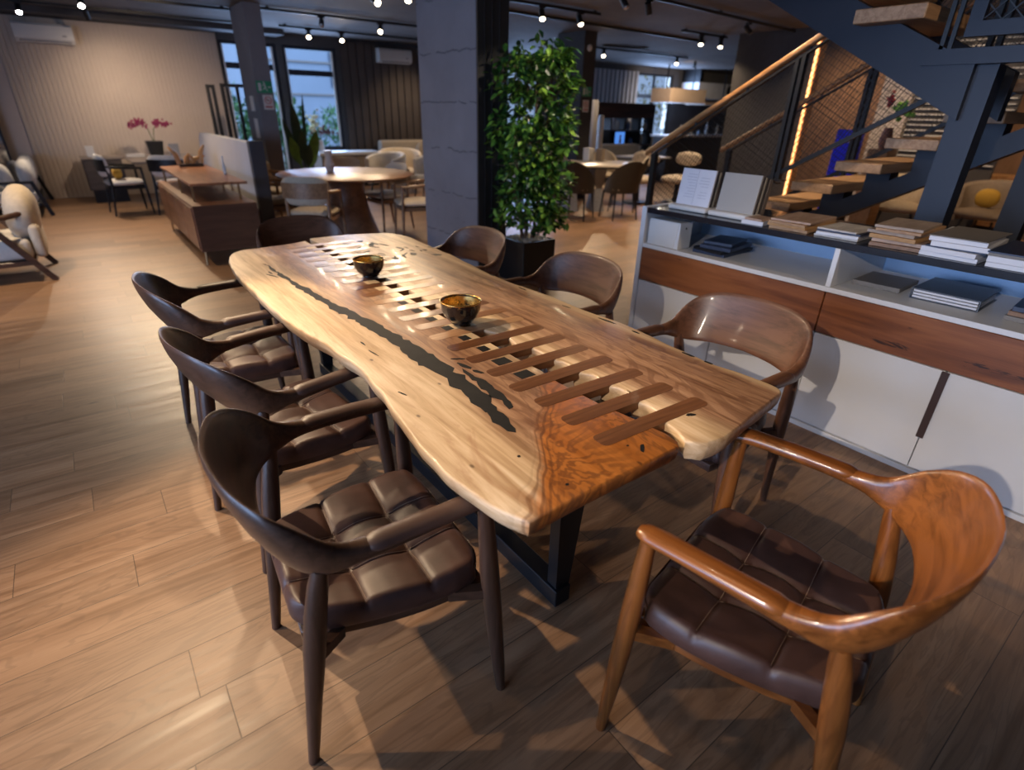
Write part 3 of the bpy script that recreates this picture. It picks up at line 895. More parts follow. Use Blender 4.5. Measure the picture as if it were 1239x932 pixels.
# columns
def painted_concrete():
    n = NT('painted_concrete_lilac')
    v = n.coord(); s = n.sep(v)
    f = n.noise(v, 2.0, 5, .6); g = n.noise(v, 40, 3, .6)
    c = n.ramp(f, [(.3, (.165, .155, .175)), (.7, (.205, .195, .215))])
    wob = n.math('ADD', s[2], n.math('MULTIPLY', n.noise(n.mapv(v, (1, 5, 1)), 1.4, 4, .7), .10))
    fr = n.math('FRACT', n.math('DIVIDE', n.math('ADD', wob, .235), .41))
    crack = n.math('MULTIPLY', n.math('SUBTRACT', 1.0, n.step(n.math('ABSOLUTE', n.math('SUBTRACT', fr, .5)), .006, .02)), n.step(n.noise(v, 6, 2), .42, .5))
    pits = n.math('MULTIPLY', n.math('SUBTRACT', 1.0, n.step(n.noise(v, 26, 2, .5), .27, .31)), n.math('SUBTRACT', 1.0, n.step(s[2], .5, 1.1)))
    dk = n.math('MAXIMUM', crack, pits)
    c = n.mix(n.math('MULTIPLY', dk, .75), c, (.05, .048, .06))
    n.bump(n.math('SUBTRACT', n.math('MULTIPLY', g, .3), dk), .5, .008)
    return n.fin(c, .7)
pc = painted_concrete()
clad = plain('black_brown_cladding', (.020, .017, .018), .55, var=.1)
def column(x0, y0, x1, y1, m, face=None):
    bm = BM(); box(bm, x0, y0 + (.022 if face else 0), 0, x1, y1, RZ, .004, 1)
    o = struct('column', bm, m)
    if face:
        bm = BM()
        w = x1 - x0
        box(bm, x0 + .004, y0, 0, x1 + .02, y0 + .021, RZ)
        for k in range(1, 4): box(bm, x0 + w * k / 4 - .004, y0 - .006, 0, x0 + w * k / 4 + .004, y0, RZ)
        obj('front_cladding', bm, face, o, 0, 'black ribbed cladding')
    return o
column(3.0, 4.48, 3.31, 5.52, pc, clad)
column(2.417, 9.3, 2.646, 10.04, concrete('grey_column_paint', (.16, .155, .17), (.19, .185, .20)))
column(7.6, 8.04, 7.9, 8.74, concrete('dark_column_paint', (.030, .028, .029), (.042, .039, .040)))
# dark free wall right of the room and the warm partition beyond it
bm = BM(); box(bm, 9.75, 5.06, 0, 9.95, 6.47, RZ)
struct('wall_inner', bm, concrete('charcoal_plaster', (.045, .044, .048), (.062, .060, .066)))

# signs
def sign_green(x, y, z, w=.22, h=.15):
    t = thing('exit_sign', '', 'sign', (x, y, z))
    bm = BM(); box(bm, -w / 2, -.006, -h / 2, w / 2, 0, h / 2); obj('sign_plate', bm, plain('sign_green', (.02, .25, .12), .4), t, 0)
    bm = BM()
    k = w / .22
    def q(x0, z0, x1, z1): box(bm, x0 * k, -.0075, z0 * k, x1 * k, -.0061, z1 * k)
    q(-.085, -.05, -.045, .05)                      # door
    bar(bm, (.0 * k, -.0068, .045 * k), (.012 * k, -.0068, -.005 * k), .001, .016 * k, (1, 0, 0))
    lathe(bm, [(.010 * k, -.0007), (.010 * k, .0007)], 12, (0, 0, 0))
    for v in bm.verts[-24:]: v.co = Vector((v.co.x - .004 * k, -.0068 + v.co.z, v.co.y + .058 * k))
    bar(bm, (.012 * k, -.0068, -.005 * k), (.035 * k, -.0068, -.05 * k), .001, .012 * k, (1, 0, 0))
    bar(bm, (.008 * k, -.0068, -.005 * k), (-.025 * k, -.0068, -.035 * k), .001, .012 * k, (1, 0, 0))
    bar(bm, (.0, -.0068, .03 * k), (-.03 * k, -.0068, .015 * k), .001, .008 * k, (0, 0, 1))
    q(.05, -.008, .085, .008)
    obj('running_figure', bm, M['white_pl'], t, 0, 'white running figure, doorway and arrow')
    return t
def sign_smoke(x, y, z, w=.14, h=.19):
    t = thing('no_smoking_sign', '', 'sign', (x, y, z))
    bm = BM(); box(bm, -w / 2, -.006, -h / 2, w / 2, 0, h / 2); obj('sign_plate', bm, M['white_pl'], t, 0)
    bm = BM()
    pts = [Vector((.045 * math.cos(2 * PI * k / 24), -.007, .025 + .045 * math.sin(2 * PI * k / 24))) for k in range(25)]
    tube(bm, pts, .005, 6)
    bar(bm, (-.03, -.0068, .055), (.03, -.0068, -.005), .002, .008, (0, 0, 1))
    box(bm, -.05, -.007, -.07, .05, -.0061, -.05)
    obj('red_ring', bm, plain('sign_red', (.45, .02, .02), .4), t, 0, 'red crossed ring')
    bm = BM(); box(bm, -.03, -.0068, .022, .02, -.0061, .03); obj('cigarette', bm, M['black_metal'], t, 0)
    return t
s = sign_green(2.531, 9.299, 1.735); s['label'] = 'green running-man exit sign on the column by the round table'
s = sign_smoke(2.553, 9.299, 1.54); s['label'] = 'white sign with red ring on the column, under the green exit sign'
s = sign_green(7.73, 8.039, 1.83); s['label'] = 'green exit sign on the dark column right of the tall plant'
s = sign_smoke(7.73, 8.039, 1.60); s['label'] = 'white sign with red ring on the dark column right of the tall plant'
for i, (y, z0, z1) in enumerate(((9.63, 1.42, 1.62), (9.60, 1.05, 1.32))):
    bm = BM(); box(bm, 2.405, y - .09, z0, 2.416, y + .09, z1, .002, 1)
    tag(obj('notice_plate', bm, M['white_pl'], None, 0), 'pale plate on the left face of the column by the round table, ' + ('upper' if i == 0 else 'lower') + ' one', 'sign', 'plates on the column')
bm = BM(); lathe(bm, [(.05, 0), (.05, .02), (.035, .035)], 20, (0, 0, 0))
for v in bm.verts: v.co = Vector((v.co.x, -v.co.z, v.co.y))
o = obj('alarm_sounder', bm, M['white_pl'], None, 40); o.location = (7.72, 8.039, 2.50)
tag(o, 'small round white alarm high on the dark column', 'alarm')

# air conditioners
def aircon(x0, x1, z0, z1, y, label):
    t = thing('air_conditioner', label, 'air conditioner', ((x0 + x1) / 2, y, z0))
    w = (x1 - x0) / 2; h = z1 - z0
    bm = BM()
    prof = [(0, 0), (-.13, .0), (-.19, .05), (-.20, h * .5), (-.19, h - .03), (-.16, h), (0, h)]
    loft(bm, [[Vector((x, py, pz)) for py, pz in prof] for x in (-w, w)])
    obj('housing', bm, M['white_pl'], t, 25)
    bm = BM(); box(bm, -w + .05, -.175, .012, w - .05, -.14, .03); obj('air_flap', bm, M['grey_fab'], t, 0)
    bm = BM(); box(bm, w * .6, -.202, h * .35, w * .75, -.198, h * .42); obj('display', bm, M['grey_fab'], t, 0)
    return t
aircon(-.17, .57, 2.30, 2.56, RY1 - .09, 'white wall air conditioner on the pale fluted wall')
aircon(5.76, 6.52, 2.36, 2.62, RY1 - .08, 'white wall air conditioner on the dark board wall')

# ceiling tracks and spotlights
def track(x0, x1, y, label, z=2.70, y1=None):
    bm = BM()
    L_ = x1 - x0
    box(bm, 0, -.018, 0, L_, .018, .034)
    n_ = max(2, int(L_ / 1.2))
    for k in range(n_):
        xx = .1 + (L_ - .2) * k / (n_ - 1)
        box(bm, xx - .02, -.012, .033, xx + .02, .012, RZ - z)
    o = obj('ceiling_track', bm, M['track_black'], None, 0)
    o.location = (x0, y, z)
    if y1 is not None: o.rotation_euler = (0, 0, math.atan2(y1 - y, L_))
    return tag(o, label, 'light track')
track(3.3, 6.4, 6.50, 'black light track across the ceiling behind the concrete column')
track(3.3, 10.2, 7.18, 'long black light track over the tall plant', 2.715, 7.5)
track(2.7, 5.6, 9.50, 'black light track over the round table')
track(3.45, 7.2, 11.20, 'black light track in front of the dark board wall')
track(-2.0, 3.0, 11.35, 'black light track in front of the pale fluted wall')
track(-2.0, 2.4, 9.95, 'black light track left of the round table, nearer than the fluted wall')
track(5.2, 9.8, 5.15, 'black light track beside the staircase stringer', 2.70, 5.5)
track(8.5, 9.75, 6.72, 'short black light track in front of the dark inner wall')
track(9.0, 12.5, 9.6, 'black light track in the far right of the room')
track(9.3, 10.4, 9.3, 'short black light track crossing near the far right of the room', 2.71, 9.0)

SPOTS = []
def spot(x, y, tx, ty, tz, label, on=True, cool=False, power=0, angle=60, ztop=2.70, blend=.35, col=(1, .76, .5), size=.03, drop=.085):
    """a cylinder spotlight on a track, aimed at a point"""
    t = thing('track_spotlight', label, 'spotlight', (x, y, ztop), 0, None)
    bm = BM(); box(bm, -.05, -.017, -.022, .05, .017, 0); tube(bm, [(0, 0, -.02), (0, 0, -drop)], .008, 8)
    obj('mount', bm, M['track_black'], t, 30)
    d = (Vector((tx, ty, tz)) - Vector((x, y, ztop - drop))).normalized()
    q = d.to_track_quat('-Z', 'Y').to_matrix().to_4x4()
    Mx = Matrix.Translation((0, 0, -drop)) @ q
    bm = BM(); t2 = bmesh.new()
    lathe(t2, [(.028, .07), (.036, .065), (.037, -.062), (.034, -.062), (.033, -.056)], 18); merge(bm, t2, Mx)
    obj('lamp_head', bm, M['track_black'], t, 40)
    bm = BM(); t2 = bmesh.new()
    lathe(t2, [(.0325, -.0555), (.032, -.063), (.024, -.072), (.010, -.076)], 18); merge(bm, t2, Mx)
    obj('lens', bm, (M['lens_cool'] if cool else M['lens']) if on else M['chrome'], t, 40)
    if power:
        ld = bpy.data.lights.new('spot_beam', 'SPOT')
        ld.energy = power; ld.spot_size = R(angle); ld.spot_blend = blend; ld.color = col; ld.shadow_soft_size = size
        lo = bpy.data.objects.new('spot_beam', ld); COL.objects.link(lo); lo.parent = t
        lo.matrix_local = Matrix.Translation(Vector((0, 0, -drop)) + d * .08) @ q
    return t

# ------------------------------------------------------------------ staircase
ST = thing('staircase', 'dark steel switchback staircase with oak treads, wire-mesh railings and wooden handrails', 'staircase', (4.3, 1.5, 0))
def sv(x, y, z): return Vector((x - 4.3, y - 1.5, z))
def sbox(bm, x0, y0, z0, x1, y1, z1, bev=0.0): return box(bm, x0 - 4.3, y0 - 1.5, z0, x1 - 4.3, y1 - 1.5, z1, bev, 1)
# lower flight: climbs towards -Y
for k in range(-4, 7):
    yn = 2.19 - .277 * k; z = 1.07 + .160 * k
    if z < .3: continue
    bm = BM(); sbox(bm, 4.3, yn - .30, z - .062, 5.35, yn, z, .004)
    obj('tread', bm, M['oak_tread'], ST, 0)
for z_, y_ in ((.27, 3.56),):
    bm = BM(); sbox(bm, 4.3, y_ - .30, z_ - .062, 5.35, y_, z_, .004); obj('tread', bm, M['oak_tread'], ST, 0)
bm = BM()
loft(bm, [[sv(x, y, z) for y, z in ((3.60, 0.005), (3.35, 0.005), (.82, 1.46), (.82, 1.60))][:4] for x in (4.70, 4.86)])
obj('stringer', bm, M['stair_steel'], ST, 0)
for k in range(-3, 7):
    yn = 2.19 - .277 * k; z = 1.07 + .160 * k
    bm = BM(); sbox(bm, 4.705, yn - .22, z - .26, 4.855, yn - .06, z - .063); obj('tread_bracket', bm, M['stair_steel'], ST, 0)
# landing
bm = BM(); sbox(bm, 3.48, -.6, 1.78, 5.40, .80, 1.80); sbox(bm, 3.44, -.6, 1.735, 3.478, 1.26, 1.800)
obj('landing', bm, M['stair_steel'], ST, 0)
# upper flight: climbs towards +Y, nearer the cabinet
for k in range(0, 5):
    y0 = .99 + .275 * k; z = 1.68 + .175 * k + .13
    if z > 2.66: break
    bm = BM(); sbox(bm, 3.34, y0, z - .062, 4.18, y0 + .32, z, .004)
    if k >= 1: obj('tread', bm, M['oak_tread'], ST, 0)
    else: bm.free()
bm = BM()
lo = ((1.04, 1.500), (3.35, 2.745)); up = ((1.04, 1.735), (3.02, 2.745))
loft(bm, [[sv(x, y, z) for y, z in (lo[0], lo[1], up[1], up[0])] for x in (3.46, 3.56)])
obj('stringer', bm, M['stair_steel'], ST, 0)
bm = BM()
loft(bm, [[sv(x, y, z) for y, z in (lo[0], lo[1], up[1], up[0])] for x in (4.10, 4.18)])
obj('stringer', bm, M['stair_steel'], ST, 0)
# posts
bm = BM(); sbox(bm, 3.50, .955, 0, 3.62, 1.085, 1.734); obj('post', bm, M['stair_steel'], ST, 0)
bm = BM(); sbox(bm, 4.25, .78, 0, 4.37, .90, 1.779); obj('post', bm, M['stair_steel'], ST, 0)
# railings
def rail_side(x, first):
    y0, z0 = 3.53, 1.215; sl = -.590
    y1 = .95
    def zr(y): return z0 + (y - y0) * sl
    bm = BM()
    rs = []
    for y in (y0 + .06, y1): rs.append([sv(x + px, y, zr(y) + pz) for px, pz in rrect(.06, .045, .012, 3)])
    loft(bm, rs); h = obj('handrail', bm, M['rail_wood'], ST, 40, 'oak handrail')
    bm = BM()
    bar(bm, sv(x, y0, zr(y0) - .055), sv(x, y1, zr(y1) - .055), .04, .012)
    bar(bm, sv(x, y0 - .02, zr(y0) - .82), sv(x, y1, zr(y1) - .82), .03, .03)
    yy = y0
    while yy > y1: 
        tube(bm, [sv(x, yy, zr(yy) - .052), sv(x, yy, zr(yy) - .02)], .008, 6); yy -= .42
    obj('rail_frame', bm, M['black_metal'], ST, 0)
    posts = ((3.50, .05), (2.335, .026), (2.292, .026), (1.25, .026), (1.205, .026))
    for y, w in posts:
        bm = BM(); zb = zr(y) - .88 if y < 3.4 else .27
        sbox(bm, x - .022, y - w / 2, zb, x + .022, y + w / 2, zr(y) - .056)
        if y < 3.4: sbox(bm, x - .04, y - .05, zb, x + .04, y + .05, zb + .008)
        obj('rail_post', bm, M['black_metal'], ST, 0)
    bm = BM()
    # two families of crossing wires
    sp = .034
    ya, yb = y1, y0
    H = .75
    k = -40
    while k < 150:
        for d in (1, -1):
            s0 = ya + k * sp * 1.25
            # in sheared coordinates: u along y, w height above the bottom rail 0..H
            u0, u1 = s0, s0 + d * H * .9
            a, b = (0, H)
            # clip to ya..yb
            def clipu(uA, wA, uB, wB):
                pts = []
                for lim in (ya, yb):
                    pass
                if max(uA, uB) < ya or min(uA, uB) > yb: return None
                if uA == uB: return None
                def at(u): return wA + (wB - wA) * (u - uA) / (uB - uA)
                cu = lambda u: min(max(u, ya), yb)
                return (cu(uA), at(cu(uA)), cu(uB), at(cu(uB)))
            r = clipu(u0, a, u1, b)
            if r and abs(r[0] - r[2]) > 1e-3:
                dx = .0025 * d
                bar(bm, sv(x + dx, r[0], zr(r[0]) - .81 + r[1]), sv(x + dx, r[2], zr(r[2]) - .81 + r[3]), .0028, .0028)
        k += 1
    obj('wire_mesh', bm, M['black_metal'], ST, 0, 'diamond wire mesh')
rail_side(4.28, True)
rail_side(5.45, False)
# railing frame on the landing, facing the room, and the two rods by it
bm = BM()
y_a, y_b = 1.12, -.6
sbox(bm, 3.45, y_b, 1.845, 3.49, y_a, 1.905); sbox(bm, 3.45, y_a - .055, 1.905, 3.49, y_a, 2.70)
sbox(bm, 3.45, y_b, 2.66, 3.49, y_a, 2.70)
obj('landing_rail_frame', bm, M['stair_steel'], ST, 0)
bm = BM()
k = 0
while k < 50:
    for d in (1, -1):
        ua = y_b + .0 + k * .075 - .8; ub = ua + d * .75
        lo_, hi_ = y_b, y_a - .055
        if max(ua, ub) > lo_ and min(ua, ub) < hi_:
            f = lambda u: 1.905 + .755 * (u - ua) / (ub - ua)
            c0, c1 = min(max(ua, lo_), hi_), min(max(ub, lo_), hi_)
            if abs(c0 - c1) > .002: bar(bm, sv(3.47 + d * .003, c0, f(c0)), sv(3.47 + d * .003, c1, f(c1)), .005, .005)
    k += 1
obj('wire_mesh', bm, M['black_metal'], ST, 0)
for y in (1.20, 1.165):
    bm = BM(); sbox(bm, 3.46, y - .009, 1.80, 3.478, y + .009, 2.70); obj('rail_post', bm, M['black_metal'], ST, 0)
# oak facing on the end of the inner wall
bm = BM(); box(bm, 9.76, 5.02, 0, 9.94, 5.058, RZ)
struct('trim_5', bm, plain('wall_end_oak', (.55, .30, .14), .5))
# ------------------------------------------------------------------ left: sideboard, partition, desk, lounge seats
t = thing('sideboard', 'walnut sideboard with a raised orange-brown top and thin metal legs', 'sideboard', (1.15, 7.5, 0), 0)
bm = BM(); box(bm, -.30, -1.19, .15, .30, 1.2, .60, .004, 1); obj('body', bm, M['sideboard'], t, 0)
bm = BM(); box(bm, -.298, -1.203, .152, .298, -1.1905, .598); obj('end_panel', bm, wood('sideboard_end', (.075, .032, .018), (.12, .055, .03), .8, 'X', .45, 6), t, 0, 'darker end panel')
bm = BM(); box(bm, -.24, -.95, .755, .30, 1.15, .78, .003, 1); obj('raised_top', bm, M['sideboard_top'], t, 0, 'orange-brown raised top')
for i in range(4):
    bm = BM(); y = -1.17 + i * .585; box(bm, -.312, y + .01, .17, -.302, y + .575, .58, .002, 1)
    d = obj('door', bm, M['sideboard'], t, 0)
    bm = BM(); box(bm, -.318, y + .27, .54, -.313, y + .31, .56); obj('handle', bm, M['brass'], d, 0)
for sx in (-.26, .26):
    for sy in (-1.1, 1.1):
        bm = BM(); tube(bm, [(sx, sy, .15), (sx * 1.03, sy, 0)], .012, 8); obj('leg', bm, M['brass'], t, 40)
    for sy in (-.88, -.1, 1.08):
        bm = BM(); box(bm, sx * .85 - .01, sy - .01, .60, sx * .85 + .01, sy + .01, .755); obj('top_support', bm, M['brass'], t, 0)
t = thing('partition_screen', 'white half-height partition with a dark end, behind the walnut sideboard', 'partition', (1.66, 8.3, 0))
bm = BM()
prof = [(-1.33, 0), (1.5, 0), (1.5, .95), (1.44, 1.06), (1.3, 1.13), (-1.33, 1.13)]
loft(bm, [[Vector((x, y, z)) for y, z in prof] for x in (-.05, .045)]); obj('white_panel', bm, plain('partition_white', (.50, .50, .54), .6, var=.02), t, 0)
bm = BM(); box(bm, -.05, -1.42, 0, .10, -1.332, 1.15, .004, 1); box(bm, .047, -1.33, 0, .10, 1.5, 1.10); obj('dark_end', bm, plain('partition_dark', (.035, .036, .046), .5), t, 0, 'dark navy end and back')
# white candle-like figure and antler ornament on the sideboard top
t = thing('table_ornament', 'small orange wooden antler-like ornament on the far end of the walnut sideboard', 'ornament', (1.25, 8.50, .781))
orn = wood('ornament_wood', (.35, .15, .04), (.6, .3, .1), 1, 'Z', .4)
bm = BM(); box(bm, -.14, -.05, 0, .14, .05, .03, .01, 2); obj('base', bm, M['walnut'], t, 30)
for x, h, a in ((-.13, .20, -.25), (-.05, .12, .15), (.03, .11, -.1), (.12, .22, .2), (0, .09, .5)):
    bm = BM(); tube(bm, [(x, 0, .03), (x + a * .1, .01, .03 + h * .6), (x + a * .35, 0, .03 + h)], [.030, .028, .012], 8); obj('prong', bm, orn, t, 50)
t = thing('white_bottle', 'slim white bottle at the near right corner of the sideboard top', 'bottle', (1.40, 7.3, .781))
bm = BM(); lathe(bm, [(.016, 0), (.018, .01), (.018, .09), (.008, .13), (.008, .17)], 12); obj('bottle_body', bm, M['white_pl'], t, 50)
bm = BM(); lathe(bm, [(.009, .171), (.009, .195)], 10); obj('cap', bm, M['white_pl'], t, 50)

# black open frames standing behind the partition
def open_frame(name, x0, x1, y, z0, z1, label, mids=()):
    bm = BM(); w = .05
    box(bm, x0, y - .02, z0, x0 + w, y + .02, z1); box(bm, x1 - w, y - .02, z0, x1, y + .02, z1)
    box(bm, x0 + w, y - .02, z1 - w, x1 - w, y + .02, z1); box(bm, x0 + w, y - .02, z0, x1 - w, y + .02, z0 + w)
    for m_ in mids: box(bm, m_ - .022, y - .015, z0 + w, m_ + .022, y + .015, z1 - w)
    box(bm, x0 - .05, y - .15, 0, x0 + w + .05, y + .15, .02) if z0 < .03 else None
    return tag(obj(name, bm, M['black_metal'], None, 0), label, 'frame')
open_frame('metal_screen', 2.17, 2.60, 10.4, .02, 1.79, 'black open display frame with a middle bar, standing in front of the left window', (2.41,))
open_frame('metal_screen', 2.05, 2.18, 10.85, .02, 1.78, 'narrow black open frame beside the frame with a middle bar')

t = thing('floor_mirror', 'black framed mirror standing against the plain wall, cut by the left edge of the photo', 'mirror', (-1.2, 12.35, 0))
bm = BM(); box(bm, -.45, -.02, .02, .45, .0, 1.85); obj('mirror_glass', bm, plain('mirror_silver', (.6, .6, .6), .08, 1.0), t, 0)
bm = BM(); box(bm, -.48, -.035, 0, -.451, .01, 1.9); box(bm, .451, -.035, 0, .48, .01, 1.9); box(bm, -.45, -.035, 1.851, .45, .01, 1.9); obj('frame', bm, M['black_metal'], t, 0)
# desk by the fluted wall
t = thing('desk', 'dark brown desk with a drawer pedestal against the pale fluted wall', 'desk', (.9, 11.6, 0))
bm = BM(); box(bm, -.73, -.03, .20, -.2, .5, .66, .004, 1); obj('pedestal', bm, M['desk_wood'], t, 0)
for i in range(2):
    bm = BM(); box(bm, -.725, -.045, .215 + .22 * i, -.205, -.032, .425 + .22 * i, .002, 1); d = obj('drawer', bm, M['desk_wood'], t, 0)
    bm = BM(); box(bm, -.50, -.052, .40 + .22 * i, -.42, -.046, .41 + .22 * i); obj('handle', bm, M['black_metal'], d, 0)
bm = BM(); box(bm, -.70, .0, 0, -.23, .45, .199); obj('pedestal_base', bm, M['black_metal'], t, 0)
bm = BM(); box(bm, -.74, -.05, .665, -.15, .52, .69, .003, 1); box(bm, -.15, -1.15, .665, .85, .52, .70, .003, 1); obj('desktop', bm, plain('desktop_taupe', (.24, .19, .155), .35, var=.08), t, 0, 'paler taupe top')
bm = BM(); box(bm, .40, -1.0, 0, .78, -.2, .664, .004, 1); obj('side_support', bm, M['desk_wood'], t, 0)
t = thing('flower_pot', 'dark square pot of purple-red orchids on the desk', 'flowers', (1.20, 11.35, .701))
bm = BM(); loft(bm, [[Vector((x, y, z)) for x, y in rrect(w, w, .01, 2)] for w, z in ((.17, 0), (.24, .24))]); obj('pot', bm, M['black_planter'], t, 30)
bm = BM(); random.seed(2)
stems = BM()
for s_ in (-1, 1):
    P = [(0, 0, .2), (s_ * .04, 0, .42), (s_ * .13, -.02, .52), (s_ * .27, -.04, .47)]
    tube(stems, P, .006, 6)
    for k in range(16):
        q = random.uniform(.45, 1)
        c = catmull(P, q)
        for a in range(4):
            an = a * PI / 2 + random.random()
            r = .042
            p = Vector(c) + Vector((random.uniform(-.03, .03), random.uniform(-.03, .03), random.uniform(-.03, .035)))
            u = Vector((math.cos(an), random.uniform(-.4, .4), math.sin(an))) * r
            w_ = u.cross(Vector((0, 1, .2))).normalized() * r * .45
            f = [bm.verts.new(p), bm.verts.new(p + u * .5 + w_), bm.verts.new(p + u), bm.verts.new(p + u * .5 - w_)]
            bm.faces.new(f)
obj('stem', stems, plain('stem_green', (.06, .10, .03), .6), t, 40)
obj('blossom', bm, plain('orchid_crimson', (.26, .015, .075), .6, var=.3, scale=40), t, 0)
def small_box(name, x, y, z, dx, dy, dz, m, label, cat, rz=0):
    t = thing(name, label, cat, (x, y, z), rz)
    bm = BM(); box(bm, -dx / 2, -dy / 2, 0, dx / 2, dy / 2, dz * .8, .004, 1); obj('box_body', bm, m, t, 0)
    bm = BM(); box(bm, -dx / 2 - .002, -dy / 2 - .002, dz * .8 + .0005, dx / 2 + .002, dy / 2 + .002, dz, .004, 1); obj('lid', bm, m, t, 0)
    return t
small_box('grey_box', 1.46, 11.3, .701, .14, .05, .20, M['grey_fab'], 'small grey box standing right of the orchid pot', 'box')
small_box('paper_box', .90, 11.45, .701, .26, .16, .045, M['white_pl'], 'flat white box on the desk in front of the fluted wall', 'box')
small_box('table_speaker', .32, 11.85, .691, .11, .09, .16, M['white_pl'], 'small white box on the left end of the desk', 'box')

def oak_chair(label, x, y, rz, fab=None, wd=None, group=None, arms=True, backh=.80):
    """upholstered dining chair with open wooden arms, faces +X before turning"""
    fab = fab or M['cream']; wd = wd or M['chair_oak']
    t = thing('dining_chair', label, 'chair', (x, y, 0), rz, group)
    bm = BM(); pillow(bm, .50, .50, .09, (.01, 0, .445), None, 10, 5); obj('seat', bm, fab, t, 60)
    bm = BM(); prism(bm, rrect(.46, .46, .05, 3), .36, .402, .004); obj('seat_frame', bm, wd, t, 40)
    bm = BM()
    rings = []
    for i in range(17):
        a = -1 + 2 * i / 16
        y_ = .245 * a; x_ = -.265 + .075 * a * a
        th = .026 * (1 - .35 * abs(a) ** 4); hh = .115 * (1 - .35 * abs(a) ** 6)
        hh *= 1.3
        rings.append([Vector((x_ + th * math.cos(2 * PI * k / 14) + .06 * (hh * math.sin(2 * PI * k / 14)) * -1, y_, backh - .115 + hh * math.copysign(abs(math.sin(2 * PI * k / 14)) ** .7, math.sin(2 * PI * k / 14)))) for k in range(14)])
    loft(bm, rings); obj('backrest', bm, fab, t, 60)
    for s in (-1, 1):
        bm = BM(); tube(bm, [(.215, s * .235, .64 if arms else .40), (.225, s * .245, .3), (.24, s * .255, 0)], [.017, .019, .012], 10); obj('leg', bm, wd, t, 50)
        bm = BM(); tube(bm, [(-.20, s * .225, .66), (-.19, s * .225, .42), (-.25, s * .245, 0)], [.017, .020, .012], 10); obj('leg', bm, wd, t, 50)
        if arms:
            bm = BM(); tube(bm, [(.225, s * .24, .645), (.05, s * .265, .655), (-.12, s * .258, .665), (-.225, s * .22, .68)], [.016, .02, .02, .016], 10, 1.2); obj('armrest', bm, wd, t, 50)
    if arms:
        bm = BM()
        rings = []
        for i in range(13):
            a = -1 + 2 * i / 12
            rings.append([Vector((-.302 + .08 * a * a + dx_, .25 * a, z)) for dx_, z in ((0, backh - .19), (.012, backh - .19), (.004, backh - .03), (-.008, backh - .03))])
        loft(bm, rings); obj('back_shell', bm, wd, t, 30)
    return t
# desk chairs: black frame
oak_chair('white-cushioned chair with a black frame pulled out left of the desk', .58, 10.30, R(5), M['white_fab'], M['black_metal'])
oak_chair('white-cushioned chair with a black frame, half hidden by the walnut sideboard', 1.22, 9.98, R(60), M['white_fab'], M['black_metal'])
bm = BM(); pillow(bm, .12, .22, .16, (0, 0, .08)); o = obj('cushion', bm, M['yellow_fab'], None, 60); o.location = (.52, 10.28, .49)
tag(o, 'small yellow cushion on the white desk chair', 'cushion')

def lounge(label, x, y, rz, wd, fab, cush):
    """low armchair, opens towards +X, slanted timber frame"""
    t = thing('lounge_chair', label, 'armchair', (x, y, 0), rz)
    bm = BM(); box(bm, -.36, -.34, .20, .42, .34, .385, .045, 4); obj('seat_cushion', bm, fab, t, 60)
    bm = BM(); box(bm, -.36, -.36, .15, .42, .36, .195, .006, 1); obj('seat_frame', bm, wd, t, 0)
    bm = BM(); pillow(bm, .26, .62, .50, (-.30, 0, .60), T(0, 0, 0, 0, R(-6)), 12, 2.6); obj('back_cushion', bm, cush, t, 60)
    bm = BM(); box(bm, -.46, -.31, .20, -.37, .31, .50, .04, 4); obj('lumbar_pad', bm, cush, t, 60)
    for s in (-1, 1):
        bm = BM(); bar(bm, (-.10, s * .37, .56), (-.46, s * .37, .0), .03, .05, (1, 0, 0)); obj('leg', bm, wd, t, 0)
        bm = BM(); bar(bm, (.36, s * .37, .54), (.46, s * .37, .0), .03, .045, (1, 0, 0)); obj('leg', bm, wd, t, 0)
        bm = BM(); tube(bm, [(.46, s * .385, .555), (.1, s * .39, .56), (-.25, s * .37, .58), (-.40, s * .27, .60)], [.02, .024, .024, .022], 10, .7); obj('armrest', bm, wd, t, 50)
    bm = BM(); tube(bm, [(-.40, -.27, .60), (-.47, 0, .61), (-.40, .27, .60)], [.022, .024, .022], 10, .7); obj('back_band', bm, wd, t, 50)
    return t
lounge('cream lounge chair with a dark wooden frame at the left edge, nearer of two', -.83, 6.92, R(180), M['walnut'], M['white_fab'], M['cream'])
def sofa(label, x, y, rz, L_, wd, fab):
    t = thing('sofa', label, 'sofa', (x, y, 0), rz)
    bm = BM(); box(bm, -.36, -L_ / 2, .19, .40, L_ / 2, .34, .05, 4); obj('seat_cushion', bm, fab, t, 60)
    bm = BM(); box(bm, -.38, -L_ / 2 - .02, .13, .42, L_ / 2 + .02, .186, .006, 1); obj('seat_frame', bm, wd, t, 0)
    n_ = int(L_ / .55)
    for i in range(n_):
        bm = BM(); pillow(bm, .20, L_ / n_ * .96, .42, (-.30, -L_ / 2 + L_ / n_ * (i + .5), .54), None, 10, 3); obj('back_cushion', bm, fab, t, 60)
    for s in (-1, 1):
        bm = BM(); bar(bm, (.40, s * (L_ / 2 + .04), .46), (-.36, s * (L_ / 2 + .04), .46), .035, .035); bar(bm, (-.34, s * (L_ / 2 + .04), .47), (-.46, s * (L_ / 2 + .04), 0), .04, .05, (1, 0, 0)); bar(bm, (.38, s * (L_ / 2 + .04), .46), (.42, s * (L_ / 2 + .04), 0), .04, .05, (1, 0, 0)); obj('side_frame', bm, wd, t, 0)
    return t
sofa('pale sofa with a black frame at the left edge, in front of the plain wall', -.84, 11.5, R(180), 1.7, M['black_metal'], M['white_fab'])
